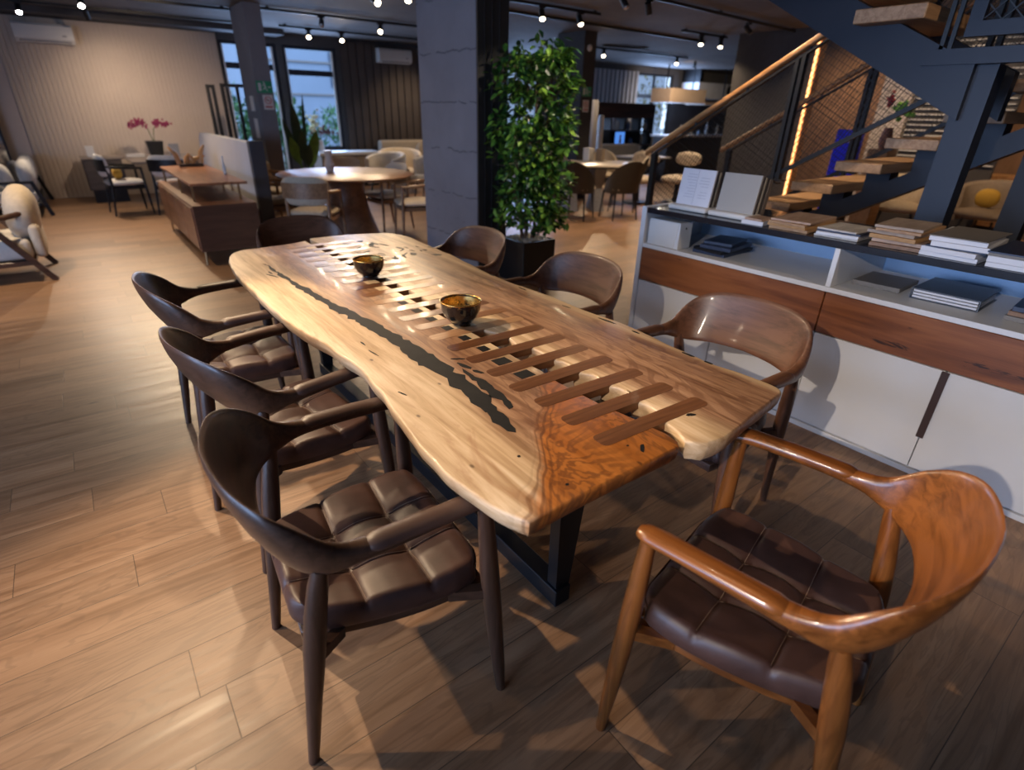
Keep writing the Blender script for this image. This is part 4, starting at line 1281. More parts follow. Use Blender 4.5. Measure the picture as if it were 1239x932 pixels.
for i, (x, y, m, w) in enumerate(((-.78, 10.98, 'white_fab', 'striped white'), (-.62, 11.35, 'grey_fab', 'dark grey'))):
    bm = BM(); pillow(bm, .14, .40, .36, (0, 0, .18)); o = obj('cushion', bm, M[m], None, 60); o.location = (x, y, .345); o.rotation_euler = (0, R(-8), R(20))
    tag(o, w + ' cushion on the pale sofa at the left edge', 'cushion')

# ------------------------------------------------------------------ round table group
t = thing('round_dining_table', 'round brown wooden dining table on a conical pedestal, left of the concrete column', 'table', (2.77, 7.15, 0))
bm = BM(); lathe(bm, [(.60, .705), (.74, .715), (.82, .735), (.835, .745), (.825, .752)], 56); obj('tabletop', bm, M['round_top'], t, 40)
bm = BM(); lathe(bm, [(.36, 0), (.35, .02), (.26, .28), (.20, .55), (.24, .704)], 36); obj('pedestal', bm, M['sideboard'], t, 40)
t = thing('vase', 'tall white ribbed ceramic vase on the round wooden table', 'vase', (2.66, 7.40, .753))
bm = BM()
rings = []
for i in range(15):
    z = i * .018; r0 = .052 + .010 * math.sin(i * .45) - (.012 if i < 4 else 0)
    rings.append([Vector(((r0 + .003 * math.cos(k * 12 * 2 * PI / 48)) * math.cos(2 * PI * k / 48), (r0 + .003 * math.cos(k * 12 * 2 * PI / 48)) * math.sin(2 * PI * k / 48), z)) for k in range(48)])
loft(bm, rings); obj('vase_body', bm, M['vase_white'], t, 60)
g_ = 'chairs round the brown round table'
oak_chair('beige upholstered chair with its back to us at the near side of the round table', 2.08, 6.42, R(52), M['linen'])
oak_chair('beige upholstered chair with wooden arms at the left side of the round table', 1.93, 7.45, R(-8), M['linen'])
oak_chair('cream chair with a wooden shell back at the right side of the round table', 3.36, 7.28, R(188), M['cream'])
oak_chair('cream chair with slanted wooden legs right of the round table, next to the concrete column', 3.40, 6.50, R(165), M['cream'])
oak_chair('cream chair with its back seen over the far edge of the round table', 3.2, 8.33, R(250), M['cream'])
oak_chair('beige chair at the far left of the round table, under the column with signs', 2.18, 8.35, R(-50), M['linen'])

def tub_chair(label, x, y, rz, fab, base='black_metal', s=1.0, group=None):
    t = thing('tub_chair', label, 'armchair', (x, y, 0), rz, group)
    bm = BM(); pillow(bm, .56 * s, .58 * s, .15, (.03, 0, .40), None, 10, 5); obj('seat_cushion', bm, fab, t, 60)
    bm = BM(); rings = []
    for i in range(25):
        a = R(-118 + 236 * i / 24)
        k = math.cos(a / 2.1)
        top = .60 + .21 * max(0, k) ** 1.2; bot = .28
        cx, cy = -math.cos(a) * .27 * s + .02, math.sin(a) * .31 * s
        ox, oy = -math.cos(a), math.sin(a)
        pr = [(0, bot), (.05, bot), (.062, (bot + top) / 2), (.075, top - .03), (.055, top), (.02, top), (.0, top - .03), (-.01, (bot + top) / 2)]
        rings.append([Vector((cx + ox * o_, cy + oy * o_, z)) for o_, z in pr])
    loft(bm, rings); obj('shell', bm, fab, t, 60)
    for sx in (-1, 1):
        for sy in (-1, 1):
            bm = BM(); tube(bm, [(sx * .17, sy * .18, .33), (sx * .23, sy * .24, 0)], [.014, .010], 8); obj('leg', bm, M[base], t, 50)
    return t
tub_chair('rounded white tub chair behind the round table', 4.45, 9.55, R(200), M['white_fab'])
tub_chair('large cream padded chair on the left of the concrete column, before the dark board wall', 5.15, 10.4, R(250), M['cream'], s=1.1)
tub_chair('white tub chair partly behind the concrete column', 5.0, 9.0, R(170), M['white_fab'])
t = thing('bench_sofa', 'long cream bench sofa along the dark board wall', 'sofa', (7.1, 12.0, 0))
bm = BM(); box(bm, -1.45, -.42, .12, 1.45, .3, .42, .05, 4); obj('seat_cushion', bm, M['cream'], t, 60)
bm = BM(); box(bm, -1.5, .22, .12, 1.5, .42, .86, .06, 4); obj('backrest', bm, M['cream'], t, 60)
for s in (-1, 1):
    bm = BM(); box(bm, s * 1.3 - .04, -.3, 0, s * 1.3 + .04, .3, .118); obj('leg', bm, M['black_metal'], t, 0)
bm = BM(); pillow(bm, .46, .16, .42, (0, 0, .21)); o = obj('cushion', bm, M['linen'], None, 60); o.location = (6.6, 11.98, .425); o.rotation_euler = (R(-14), 0, R(12)); tag(o, 'tan cushion on the cream bench sofa', 'cushion')
t = thing('low_cabinet', 'low pale cabinet with a white top under the window', 'cabinet', (4.55, 11.9, 0))
bm = BM(); box(bm, -.5, -.25, .1, .75, .25, .62, .004, 1); obj('body', bm, M['taupe_fab'], t, 0)
bm = BM(); box(bm, -.55, -.30, .625, .80, .30, .68, .01, 2); obj('top_board', bm, M['white_pl'], t, 0)
bm = BM(); box(bm, -.45, -.2, 0, .7, .2, .099); obj('plinth', bm, M['black_metal'], t, 0)
bm = BM()
for y in (-.255,):
    box(bm, -.03, y - .006, .14, .25, y, .58)
obj('door', bm, M['taupe_fab'], t, 0)

# strelitzia with big upright leaves, and the flower bunch
t = thing('potted_palm', 'tall plant with big upright paddle leaves before the window', 'plant', (3.40, 10.6, 0))
bm = BM(); lathe(bm, [(.15, 0), (.19, .02), (.22, .36), (.20, .38), (.19, .36)], 24); obj('pot', bm, M['black_planter'], t, 40)
leafm = plain('strelitzia_dark', (.022, .050, .018), .5, var=.3, scale=8); leafl = plain('strelitzia_light', (.10, .20, .02), .5, var=.3, scale=8)
def paddle(base, tip, w, m, bend=.1):
    bm = BM()
    B, Tp = Vector(base), Vector(tip)
    ax = (Tp - B); side = ax.cross(Vector((0.2, 1, 0))).normalized(); nr = side.cross(ax).normalized()
    N = 14; L0 = []
    for i in range(N + 1):
        q = i / N
        wd = .010 if q < .35 else w * math.sin(PI * ((q - .35) / .65) ** .8) ** .8 + .003
        c = B + ax * q + nr * (bend * math.sin(q * PI) )
        L0.append([c - side * wd + nr * wd * .35, c, c + side * wd + nr * wd * .35, c + nr * .004])
    loft(bm, L0)
    return obj('leaf', bm, m, t, 40)
for args in [((0, 0, .3), (-.12, 0, 1.56), .085, leafm), ((.02, 0, .3), (.10, .05, 1.68), .03, leafm), ((0, .02, .3), (-.28, .1, 1.30), .06, leafm), ((.02, -.02, .3), (.24, -.05, 1.12), .10, leafl), ((-.02, -.02, .3), (-.05, -.1, 1.15), .09, leafm), ((.02, .02, .3), (.22, .05, .95), .10, leafl), ((-.02, 0, .3), (-.24, -.06, 1.02), .09, leafl), ((0, 0, .3), (.05, -.15, .9), .08, leafm)]:
    paddle(*args)
t = thing('flower_vase', 'bunch of cream and dark red flowers in a vase before the window', 'flowers', (4.15, 11.9, .681))
bm = BM(); lathe(bm, [(.05, 0), (.07, .05), (.06, .16), (.045, .22)], 20); obj('vase_body', bm, M['white_pl'], t, 50)
def cluster(n_, c, sp, r, m, name, seed):
    random.seed(seed); bm = BM()
    for k in range(n_):
        p = Vector(c) + Vector((random.gauss(0, 1) * sp[0], random.gauss(0, 1) * sp[1], random.gauss(0, 1) * sp[2]))
        t2 = bmesh.new(); bmesh.ops.create_icosphere(t2, subdivisions=1, radius=r * random.uniform(.7, 1.2)); merge(bm, t2, Matrix.Translation(p))
    return obj(name, bm, m, t, 60)
cluster(34, (-.10, 0, .50), (.07, .05, .09), .03, plain('cream_blossom', (.70, .60, .33), .7), 'cream_blossom', 4)
cluster(30, (.12, 0, .36), (.11, .05, .04), .028, plain('dark_red_blossom', (.10, .02, .02), .7), 'dark_blossom', 5)
bm = BM()
for a in (-.2, -.1, 0, .1, .2): tube(bm, [(0, 0, .2), (a * .8, 0, .45)], .005, 6)
obj('stem', bm, plain('stem_green_b', (.05, .09, .03), .6), t, 40)

# ------------------------------------------------------------------ planter with tall ficus
t = thing('potted_ficus', 'tall bushy green plant in a square black planter right of the concrete column', 'plant', (3.375, 4.19, 0))
bm = BM()
o_, i_ = .195, .175
rs = [rrect(2 * o_, 2 * o_, .008, 2), rrect(2 * o_, 2 * o_, .008, 2), rrect(2 * i_, 2 * i_, .006, 2), rrect(2 * i_, 2 * i_, .006, 2)]
loft(bm, [[Vector((x, y, z)) for x, y in r] for r, z in zip(rs, (0, .40, .40, .30))]); obj('planter', bm, M['black_planter'], t, 20)
bm = BM(); random.seed(8)
for k in range(150):
    t2 = bmesh.new(); bmesh.ops.create_icosphere(t2, subdivisions=1, radius=random.uniform(.012, .022))
    merge(bm, t2, T(random.uniform(-.155, .155), random.uniform(-.155, .155), .385 + random.uniform(0, .012), random.random(), 0, random.random()) @ Matrix.Diagonal((1.2, 1, .7, 1)))
o = obj('pebbles', bm, plain('white_pebbles', (.5, .48, .44), .6, var=.2, scale=30), t, 40); o['kind'] = 'stuff'
tips = []
random.seed(21)
for k in range(7):
    a = 2 * PI * k / 7 + random.uniform(-.3, .3)
    bm = BM()
    b = Vector((.06 * math.cos(a), .06 * math.sin(a), .37))
    P = [b]
    for q in range(1, 8):
        h = .37 + q * .21 * random.uniform(.92, 1.04)
        rr_ = .06 + .10 * math.sin(q / 7 * PI * .6)
        P.append(Vector((rr_ * math.cos(a + q * .12) + random.uniform(-.02, .02), rr_ * math.sin(a + q * .12) + random.uniform(-.02, .02), h)))
    tube(bm, P, [.013 - .0014 * i for i in range(len(P))], 7)
    for q in range(1, 8):
        for _ in range(3):
            aa = a + random.uniform(-1.2, 1.2)
            ln = random.uniform(.12, .26)
            e = P[q] + Vector((math.cos(aa) * ln, math.sin(aa) * ln, random.uniform(.0, .16)))
            m_ = (P[q] + e) / 2 + Vector((0, 0, .03))
            tube(bm, [P[q], m_, e], [.004, .003, .002], 5)
            tips += [(P[q], e), (m_, e)]
    obj('stem', bm, plain('ficus_bark_%d' % k, (.13, .075, .045), .8), t, 50)
def leafmat():
    n = NT('ficus_leaf')
    f = n.noise(n.coord(), 14, 2)
    g = n.n('ShaderNodeNewGeometry')
    c = n.ramp(n.math('ADD', n.math('MULTIPLY', f, .6), n.math('MULTIPLY', g.outputs['Random Per Island'], .4)), [(.30, (.008, .030, .007)), (.52, (.035, .12, .016)), (.72, (.26, .46, .05))])
    n.b.inputs['Subsurface Weight'].default_value = 0
    n.b.inputs['Transmission Weight'].default_value = 0
    return n.fin(c, .38, spec=.5)
bm = BM()
random.seed(5)
nl = 0
while nl < 3600:
    a, b = random.choice(tips)
    q = random.random()
    p = a.lerp(b, q ** .6) + Vector((random.gauss(0, .05), random.gauss(0, .05), random.gauss(0, .055)))
    if p.z < .46: continue
    if math.hypot(p.x, p.y) > .40: continue
    if p.y > .20 and p.x < .03: continue
    ln = random.uniform(.05, .10); w = ln * random.uniform(.24, .33)
    d = Vector((p.x + random.gauss(0, .25), p.y + random.gauss(0, .25), random.gauss(-.10, .22))).normalized()
    s_ = d.cross(Vector((random.gauss(0, .4), random.gauss(0, .4), 1))).normalized()
    u = s_.cross(d).normalized()
    vs = [p, p + d * ln * .35 + s_ * w + u * .004, p + d * ln * .75 + s_ * w * .7 - u * .001, p + d * ln - u * .008, p + d * ln * .75 - s_ * w * .7 - u * .001, p + d * ln * .35 - s_ * w + u * .004]
    V = [bm.verts.new(v) for v in vs]
    c1 = bm.verts.new(p + d * ln * .45 - u * .004)
    for i in range(6): bm.faces.new((V[i], V[(i + 1) % 6], c1))
    nl += 1
o = obj('foliage', bm, leafmat(), t, 0, 'dense glossy green leaves'); o['kind'] = 'stuff'

# ------------------------------------------------------------------ second dining group, right of the plant
t = thing('stone_top_table', 'white-topped dining table on dark slab legs right of the tall plant', 'table', (6.90, 7.08, 0), R(-32))
bm = BM(); prism(bm, rrect(1.6, .95, .25, 8), .72, .75, .006); obj('tabletop', bm, plain('marble_top', (.56, .50, .45), .25, var=.06, scale=3), t, 40)
bm = BM(); prism(bm, rrect(1.3, .7, .2, 8), .68, .719); obj('under_frame', bm, M['black_metal'], t, 40)
for s in (-1, 1):
    bm = BM(); loft(bm, [[Vector((s * .22 + x * k, y * k2, z)) for x, y in rrect(.16, .55, .02, 2)] for k, k2, z in ((1.3, 1, 0), (.8, .6, .35), (1.3, 1, .679))]); obj('leg', bm, M['grey_fab'], t, 30)
small_box('gift_box', 7.25, 7.38, .751, .17, .12, .20, M['white_pl'], 'white box on the marble-topped table', 'box', .3)
small_box('candle_box', 7.42, 7.26, .751, .12, .12, .19, M['taupe_fab'], 'tan box beside the white box on the marble-topped table', 'box', .3)
def shell_chair(label, x, y, rz, outer, inner, legs='black_metal', wrap=105, ex=1.1):
    t = thing('shell_chair', label, 'chair', (x, y, 0), rz)
    bm = BM(); pillow(bm, .48, .48, .09, (.03, 0, .455), None, 10, 4.5); obj('seat_cushion', bm, inner, t, 60)
    for nm, m, o0, o1 in (('outer_shell', outer, .012, .034), ('inner_shell', inner, -.012, .0115)):
        bm = BM(); rings = []
        for i in range(21):
            a = R(-wrap + 2 * wrap * i / 20); k = max(0, math.cos(a * 90 / wrap * .97))
            top = .47 + .40 * k ** ex; bot = .40
            cx, cy = -math.cos(a) * .20, math.sin(a) * .235; ox, oy = -math.cos(a), math.sin(a)
            lean = .09 * k
            rings.append([Vector((cx + ox * (o_ + lean * (z - bot) / .45 * 1.3), cy + oy * (o_ + lean * (z - bot) / .45 * .6), z)) for o_, z in ((o0, bot), (o1, bot), (o1, (bot + top) / 2), (o1, top), (o0, top), (o0, (bot + top) / 2))])
        loft(bm, rings); obj(nm, bm, m, t, 50)
    for sx, sy in ((1, 1), (1, -1), (-1, 1), (-1, -1)):
        bm = BM(); tube(bm, [(sx * .17 + .02, sy * .18, .42), (sx * .21 + .02, sy * .215, 0)], [.016, .010], 8); obj('leg', bm, M[legs], t, 50)
    return t
shell_chair('dark brown shell chair turned sideways at the marble-topped table', 7.42, 6.62, R(128), M['dark_shell'], M['cream'], wrap=78, ex=1.7)
shell_chair('cream shell chair on the far side of the marble-topped table, right of the boxes', 8.05, 7.75, R(232), M['linen'], M['cream'])
shell_chair('cream shell chair at the far end of the marble-topped table, behind the boxes', 7.12, 8.0, R(255), M['linen'], M['linen'])
shell_chair('dark shell chair at the near end of the marble-topped table, half behind the tall plant', 6.15, 6.45, R(25), M['dark_shell'], M['cream'])
shell_chair('beige shell chair on the near long side of the marble-topped table, behind the plant leaves', 6.75, 6.1, R(75), M['dark_shell'], M['linen'])

def bouclé(label, x, y, rz): pass
boucle = plain('nubby_cream_fabric', (.50, .42, .34), .95, var=.35, scale=18, bump=.6)
def low_chair(label, x, y, rz):
    t = thing('nubby_chair', label, 'chair', (x, y, 0), rz)
    bm = BM(); pillow(bm, .52, .52, .16, (.02, 0, .42), None, 12, 4); obj('seat_cushion', bm, boucle, t, 60)
    bm = BM(); pillow(bm, .12, .52, .25, (-.27, 0, .76), None, 12, 4); obj('back_cushion', bm, boucle, t, 60)
    bm = BM(); tube(bm, [(-.28, 0, .65), (-.24, 0, .36), (0, 0, .30)], .02, 8); obj('back_post', bm, M['black_metal'], t, 50)
    bm = BM(); lathe(bm, [(.24, 0), (.23, .03), (.05, .05), (.035, .33), (.10, .34)], 24); obj('pedestal', bm, M['black_metal'], t, 40)
    return t
low_chair('nubby cream chair on a black pedestal seen through the stair railing, right one', 9.0, 6.75, R(185))
low_chair('nubby cream chair on a black pedestal just right of the first railing post', 8.30, 7.10, R(200))
t = thing('square_side_table', 'small dark square table beside the nubby cream chairs', 'table', (9.3, 7.9, 0))
bm = BM(); box(bm, -.4, -.4, .70, .4, .4, .73, .004, 1); obj('tabletop', bm, plain('grey_top', (.30, .27, .25), .4), t, 0)
for sx in (-1, 1):
    bm = BM(); bar(bm, (sx * .3, -.3, .699), (-sx * .25, .3, .0), .05, .05); obj('leg', bm, M['black_metal'], t, 0)
t = thing('grey_sofa', 'long grey sofa in front of the shelving at the far right', 'sofa', (10.9, 10.2, 0), R(-4))
bm = BM(); box(bm, -1.1, -.4, .10, 1.1, .3, .42, .05, 4); obj('seat_cushion', bm, M['grey_fab'], t, 60)
bm = BM(); box(bm, -1.1, .22, .10, 1.1, .42, .80, .06, 4); obj('backrest', bm, M['grey_fab'], t, 60)
for s in (-1, 1):
    bm = BM(); box(bm, s * 1.17 - .08, -.4, .10, s * 1.17 + .08, .42, .58, .05, 4); obj('armrest', bm, M['grey_fab'], t, 60)

# shelving, counter and hanging boxes at the far right
t = thing('shelving_unit', 'dark open shelving unit with glowing blue and white compartments at the far right', 'shelving', (11.9, 11.2, 0))
for x in (-.95, -.32, .25, .85, 1.35):
    bm = BM(); box(bm, x - .02, -.17, 0, x + .02, .17, 1.72); obj('upright', bm, M['dark_shell'], t, 0)
for z in (.35, .72, 1.08, 1.40, 1.72):
    for xa, xb in ((-.93, -.34), (-.30, .23), (.27, .83), (.87, 1.33)):
        bm = BM(); box(bm, xa, -.17, z - .02, xb, .17, z + .02); obj('shelf', bm, M['walnut'], t, 0)
bm = BM(); box(bm, -.93, .171, .1, .83, .185, 1.05); obj('back_panel', bm, M['dark_shell'], t, 0)
bm = BM(); box(bm, -.95, -.18, 1.38, 1.35, -.171, 1.72); obj('header_board', bm, M['walnut'], t, 0)
tv = emis('screen_blue', (.08, .25, .75), .9)
t = thing('screen', 'small blue lit display with an orange figure in the far shelving', 'screen', (11.93, 11.02, .741))
bm = BM(); box(bm, -.17, -.02, .03, .17, .0, .31); obj('screen_panel', bm, tv, t, 0)
bm = BM(); box(bm, -.18, .001, .0, .18, .02, .32); obj('casing', bm, M['black_metal'], t, 0)
bm = BM(); lathe(bm, [(.03, 0), (.04, .05), (.02, .13), (.03, .2)], 12, (0, -.03, .04)); obj('orange_figure', bm, plain('orange_ceramic', (.6, .2, .05), .4), t, 40)
random.seed(14)
for i in range(14):
    c, r_ = i % 4, i // 4
    x = 11.9 + (-.63, -.04, .55, 1.1)[c] + random.uniform(-.12, .12); z = (.371, .741, 1.101, 1.421)[r_]
    if r_ == 1 and c == 1: continue
    h = random.uniform(.14, .27); m = [M['white_pl'], M['white_pl'], plain('shelf_blue_%d' % i, (.10, .20, .45), .4), M['cream']][i % 4]
    bm = BM(); lathe(bm, [(.035, 0), (.06, h * .3), (.05, h * .7), (.025, h * .9), (.03, h)], 14)
    o = obj('ornament_vase', bm, m, None, 50); o.location = (x, 11.15, z)
    tag(o, 'small vase or ornament in the far open shelving', 'vase', 'ornaments in the far shelving')
t = thing('suspended_hood', 'beige box-shaped hood hanging above the far reception counter', 'hood', (14.8, 11.5, 1.80))
bm = BM(); box(bm, -.82, -.35, 0, .82, .35, .36, .005, 1); obj('box_body', bm, plain('hood_beige', (.36, .28, .22), .6), t, 0)
bm = BM(); box(bm, .83, -.35, -.03, 2.6, .35, .05, .005, 1); obj('side_board', bm, plain('hood_tan', (.22, .17, .14), .6), t, 0)
bm = BM()
for x in (-.6, .6, 2.2): bar(bm, (x, 0, .36 if x < 1 else .05), (x, 0, RZ - 1.80), .03, .03)
obj('hanger_rod', bm, M['black_metal'], t, 0)
t = thing('white_bulkhead_box', 'large white box unit high on the wall at the far right', 'cabinet', (17.0, 12.1, 1.95))
bm = BM(); box(bm, -.9, -.3, 0, 1.0, .35, .45, .005, 1); obj('box_body', bm, plain('pale_blue_white', (.50, .53, .60), .5), t, 0)
bm = BM(); lathe(bm, [(.16, 0), (.17, .02), (.12, .04)], 20)
for v in bm.verts: v.co = Vector((v.co.x + .75, -.301 - v.co.z, v.co.y + .25))
obj('fan_grille', bm, M['black_metal'], t, 40)
bm = BM()
box(bm, -.9, -.3, .46, -.88, .35, RZ - 1.952 + .0)
obj('hanger', bm, M['black_metal'], t, 0)
t = thing('reception_counter', 'dark tiled reception counter with a pale ledge, behind the stair railing', 'counter', (13.3, 9.3, 0), R(-6))
bm = BM(); box(bm, -1.6, -.25, 0, 2.2, .25, 1.0); obj('body', bm, plain('charcoal_tile', (.055, .053, .056), .6, var=.15, scale=20), t, 0)
bm = BM(); box(bm, -1.65, -.32, 1.002, 2.25, .32, 1.045, .004, 1); obj('ledge', bm, plain('pale_ledge', (.5, .47, .46), .4), t, 0)
random.seed(9)
for i in range(9):
    h = random.uniform(.12, .34)
    bm = BM(); lathe(bm, [(.03, 0), (.035, .02), (.035, h * .6), (.012, h * .8), (.012, h)], 12)
    o = obj('bottle', bm, [M['white_pl'], M['cream'], plain('blue_glass_%d' % i, (.12, .2, .4), .2)][i % 3], None, 50); o.location = (12.4 + i * .33 + random.uniform(-.08, .08), 9.42 - i * .03, 1.046)
    tag(o, 'small bottle or vase on the far reception counter', 'bottle', 'bottles on the reception counter')
# pale standing lamp-like column pieces left of the far slats
for i, (x, y, r, h) in enumerate(((9.65, 9.75, .10, 1.75), (10.05, 9.9, .07, 1.45))):
    bm = BM(); lathe(bm, [(r * 1.2, 0), (r * 1.2, .03), (r * .8, .06), (r, h * .5), (r * .9, h - .02), (r * .7, h)], 18)
    o = obj('floor_sculpture', bm, M['white_pl'], None, 50); o.location = (x, y, 0)
    tag(o, ('taller' if i == 0 else 'shorter') + ' pale standing column right of the dark column with signs', 'sculpture')

# ------------------------------------------------------------------ warm lounge seen through the stairs
warmw = wood('warm_wall_board', (.15, .085, .050), (.22, .130, .080), .5, 'Z', .7, 2)
bm = BM(); box(bm, 11.2, -3.9, 0, 11.35, 6.0, RZ); struct('wall_lounge', bm, warmw)
def brick_mat():
    n = NT('pale_glazed_brick')
    b = n.n('ShaderNodeTexBrick'); n.L(n.mapv(n.coord(), (1, 1, 1), (0, 0, 0), (0, R(90), R(90))), b.inputs['Vector'])
    b.inputs['Color1'].default_value = (.48, .42, .38, 1); b.inputs['Color2'].default_value = (.40, .35, .32, 1); b.inputs['Mortar'].default_value = (.14, .11, .10, 1)
    b.inputs['Scale'].default_value = 6
    n.L(b.outputs['Color'], n.b.inputs['Base Color']); n.b.inputs['Roughness'].default_value = .6
    return n.m
bm = BM(); box(bm, 9.9, 3.60, 0, 10.15, 4.02, RZ); struct('trim_6', bm, brick_mat())
t = thing('blue_display_board', 'bright blue upright board with a small white mark, seen through the stair mesh', 'board', (8.6, 3.72, 0), R(-4))
blue_m = plain('bright_blue', (.010, .020, .92), .4, var=.03)
bm = BM(); box(bm, -.04, -.16, .30, .04, .18, 1.36, .006, 1); obj('board_body', bm, blue_m, t, 0)
bm = BM(); box(bm, -.15, -.16, 0, .15, .18, .298, .006, 1); obj('board_base', bm, M['black_metal'], t, 0)
bm = BM(); box(bm, -.0445, -.10, 1.20, -.041, .0, 1.225); obj('white_mark', bm, M['white_pl'], t, 0)
t = thing('flower_arrangement', 'red and bright green flower arrangement on a wooden stand behind the stair mesh', 'flowers', (8.5, 3.24, 0))
bm = BM(); box(bm, -.14, -.12, 0, .14, .12, 1.15, .004, 1); obj('stand', bm, M['oak'], t, 0)
bm = BM(); lathe(bm, [(.05, 1.151), (.08, 1.25), (.05, 1.38), (.055, 1.40)], 16); obj('vase_body', bm, plain('rust_vase', (.25, .09, .04), .5), t, 50)
cluster(40, (0, -.10, 1.60), (.04, .055, .05), .028, plain('lime_leaf', (.25, .55, .06), .6, var=.3), 'green_bloom', 7)
cluster(26, (0, .07, 1.70), (.015, .018, .028), .028, plain('red_bloom', (.35, .02, .02), .6), 'red_bloom', 8)
# louvred blind far right of the stair opening
t = thing('louvred_blind', 'dark blind with thin pale slats between the stringer and the treads', 'blind', (9.95, 2.98, 0))
bm = BM(); box(bm, 0, -.62, 0, .04, .60, 2.7); obj('backing', bm, M['dark_shell'], t, 0)
for k in range(24):
    bm = BM(); box(bm, -.05, -.60, .95 + k * .068, -.002, .58, .962 + k * .068); obj('slat', bm, M['white_pl'], t, 0)
tub_chair('grey-brown armchair seen between the two blue stair posts', 9.55, 2.15, R(165), M['taupe_fab'], s=1.05)
bm = BM(); pillow(bm, .12, .26, .24, (0, 0, .12)); o = obj('cushion', bm, M['yellow_fab'], None, 60); o.location = (9.52, 2.20, .48); o.rotation_euler = (0, R(-12), 0); tag(o, 'mustard cushion on the grey-brown armchair behind the stairs', 'cushion')
t = thing('lounge_sideboard', 'warm wooden sideboard with papers on top behind the armchair', 'sideboard', (10.9, 1.3, 0))
bm = BM(); box(bm, -.25, -1.4, .1, .25, 1.4, .80, .006, 1); obj('body', bm, M['oak'], t, 0)
bm = BM(); box(bm, -.2, -1.3, 0, .2, 1.3, .099); obj('plinth', bm, M['black_metal'], t, 0)
for i in range(3):
    bm = BM(); box(bm, -.262, -1.35 + i * .92, .15, -.251, -.48 + i * .92, .76, .002, 1); obj('door', bm, M['oak'], t, 0)
for i in range(5):
    tile('paper_stack', 'pile of papers on the lounge sideboard', 'papers', 10.9, .3 + i * .45, .801, .22, .3, .05, .2 * i, M['white_pl'] if i % 2 else plain('red_paper', (.35, .08, .05), .6), 'papers on the lounge sideboard')
tub_chair('second grey-brown armchair at the right edge behind the far stair post', 8.6, 1.15, R(160), M['taupe_fab'], s=1.1)
tub_chair('brown lounge armchair behind the lower stair treads', 9.2, 3.1, R(200), M['linen'])

# ------------------------------------------------------------------ outside the windows
bm = BM(); box(bm, -40, RY1 + .3, -.3, 60, 60, -.12); struct('ground_outside', bm, plain('street_paving', (.25, .26, .28), .8))
bm = BM(); box(bm, -40, -30, -.3, RX0 - .3, RY1 + .3, -.12); struct('ground_outside', bm, plain('street_paving_left', (.25, .26, .28), .8))
t = thing('apartment_building', 'pale building with balcony windows across the street, seen through the windows', 'building', (9, 24, -.12))
bm = BM(); box(bm, -2.6, 0, 0, 1.2, 8, 14); obj('wall', bm, plain('pale_facade', (.28, .37, .53), .9, var=.05, scale=.6), t, 0)
bm = BM(); box(bm, 1.201, 1.2, 0, 22, 9, 14); obj('wall', bm, plain('grey_facade', (.30, .33, .39), .9, var=.05, scale=.6), t, 0)
bm = BM()
for z in (2.0, 3.1, 4.4): box(bm, -2.62, -.06, z, 1.22, -.002, z + .06)
obj('ledge_line', bm, M['grey_fab'], t, 0)
for i in range(3):
    for x in (.1, 2.0, 5.5, 8.5, 11.5):
        y0 = -.05 if x < 1.2 else 1.15
        bm = BM(); box(bm, x, y0, 2.9 + i * 1.9 - .6, x + .9, y0 + .04, 2.9 + i * 1.9 + .6); f = obj('window', bm, plain('shade_blue_%d_%d' % (i, int(x)), (.10, .14, .22), .3), t, 0)
        bm = BM(); box(bm, x + .06, y0 - .02, 2.9 + i * 1.9 - .54, x + .84, y0 - .003, 2.9 + i * 1.9 + .54); obj('pane', bm, plain('pane_blue', (.14, .20, .32), .15), f, 0)
def bush(x, y, r, h, n_, seed, label, col):
    t = thing('garden_shrub', label, 'shrub', (x, y, -.12))
    random.seed(seed)
    bm = BM(); tube(bm, [(0, 0, 0), (.02, .02, h * .4), (.05, 0, h * .7)], [.05, .04, .02], 8); obj('trunk', bm, plain('shrub_bark_%d' % seed, (.12, .08, .05), .9), t, 40)
    bm = BM()
    for k in range(n_):
        a, b = random.uniform(0, 2 * PI), random.uniform(-1, 1)
        q = random.random() ** .4
        p = Vector((math.cos(a) * math.sqrt(1 - b * b) * r * q, math.sin(a) * math.sqrt(1 - b * b) * r * q, h * .55 + b * h * .45 * q))
        d = Vector((random.gauss(0, 1), random.gauss(0, 1), random.gauss(0, 1))).normalized(); e = d.cross(Vector((0, 0, 1))).normalized()
        L_ = .11
        bm.faces.new([bm.verts.new(p), bm.verts.new(p + d * L_ + e * L_ * .4), bm.verts.new(p + d * L_ * 2), bm.verts.new(p + d * L_ - e * L_ * .4)])
    o = obj('foliage', bm, plain('shrub_green_%d' % seed, col, .8, var=.4, scale=3), t, 0); o['kind'] = 'stuff'
bush(4.9, 17.0, .85, 1.9, 900, 1, 'green shrub outside the window behind the flowers', (.06, .17, .07))
bush(7.2, 18.2, 1.1, 1.7, 900, 2, 'green shrub outside, at the right side of the window', (.07, .20, .09))
bush(3.2, 15.4, .75, 2.1, 900, 3, 'green shrub outside the left window, seen through the black frame', (.09, .24, .10))
bush(18.2, 18.0, 1.3, 4.6, 650, 4, 'leafy tree outside the far right window, left one', (.10, .16, .05))
bush(21.4, 18.0, 1.3, 3.6, 500, 5, 'leafy tree outside the far right window, right one', (.16, .14, .05))
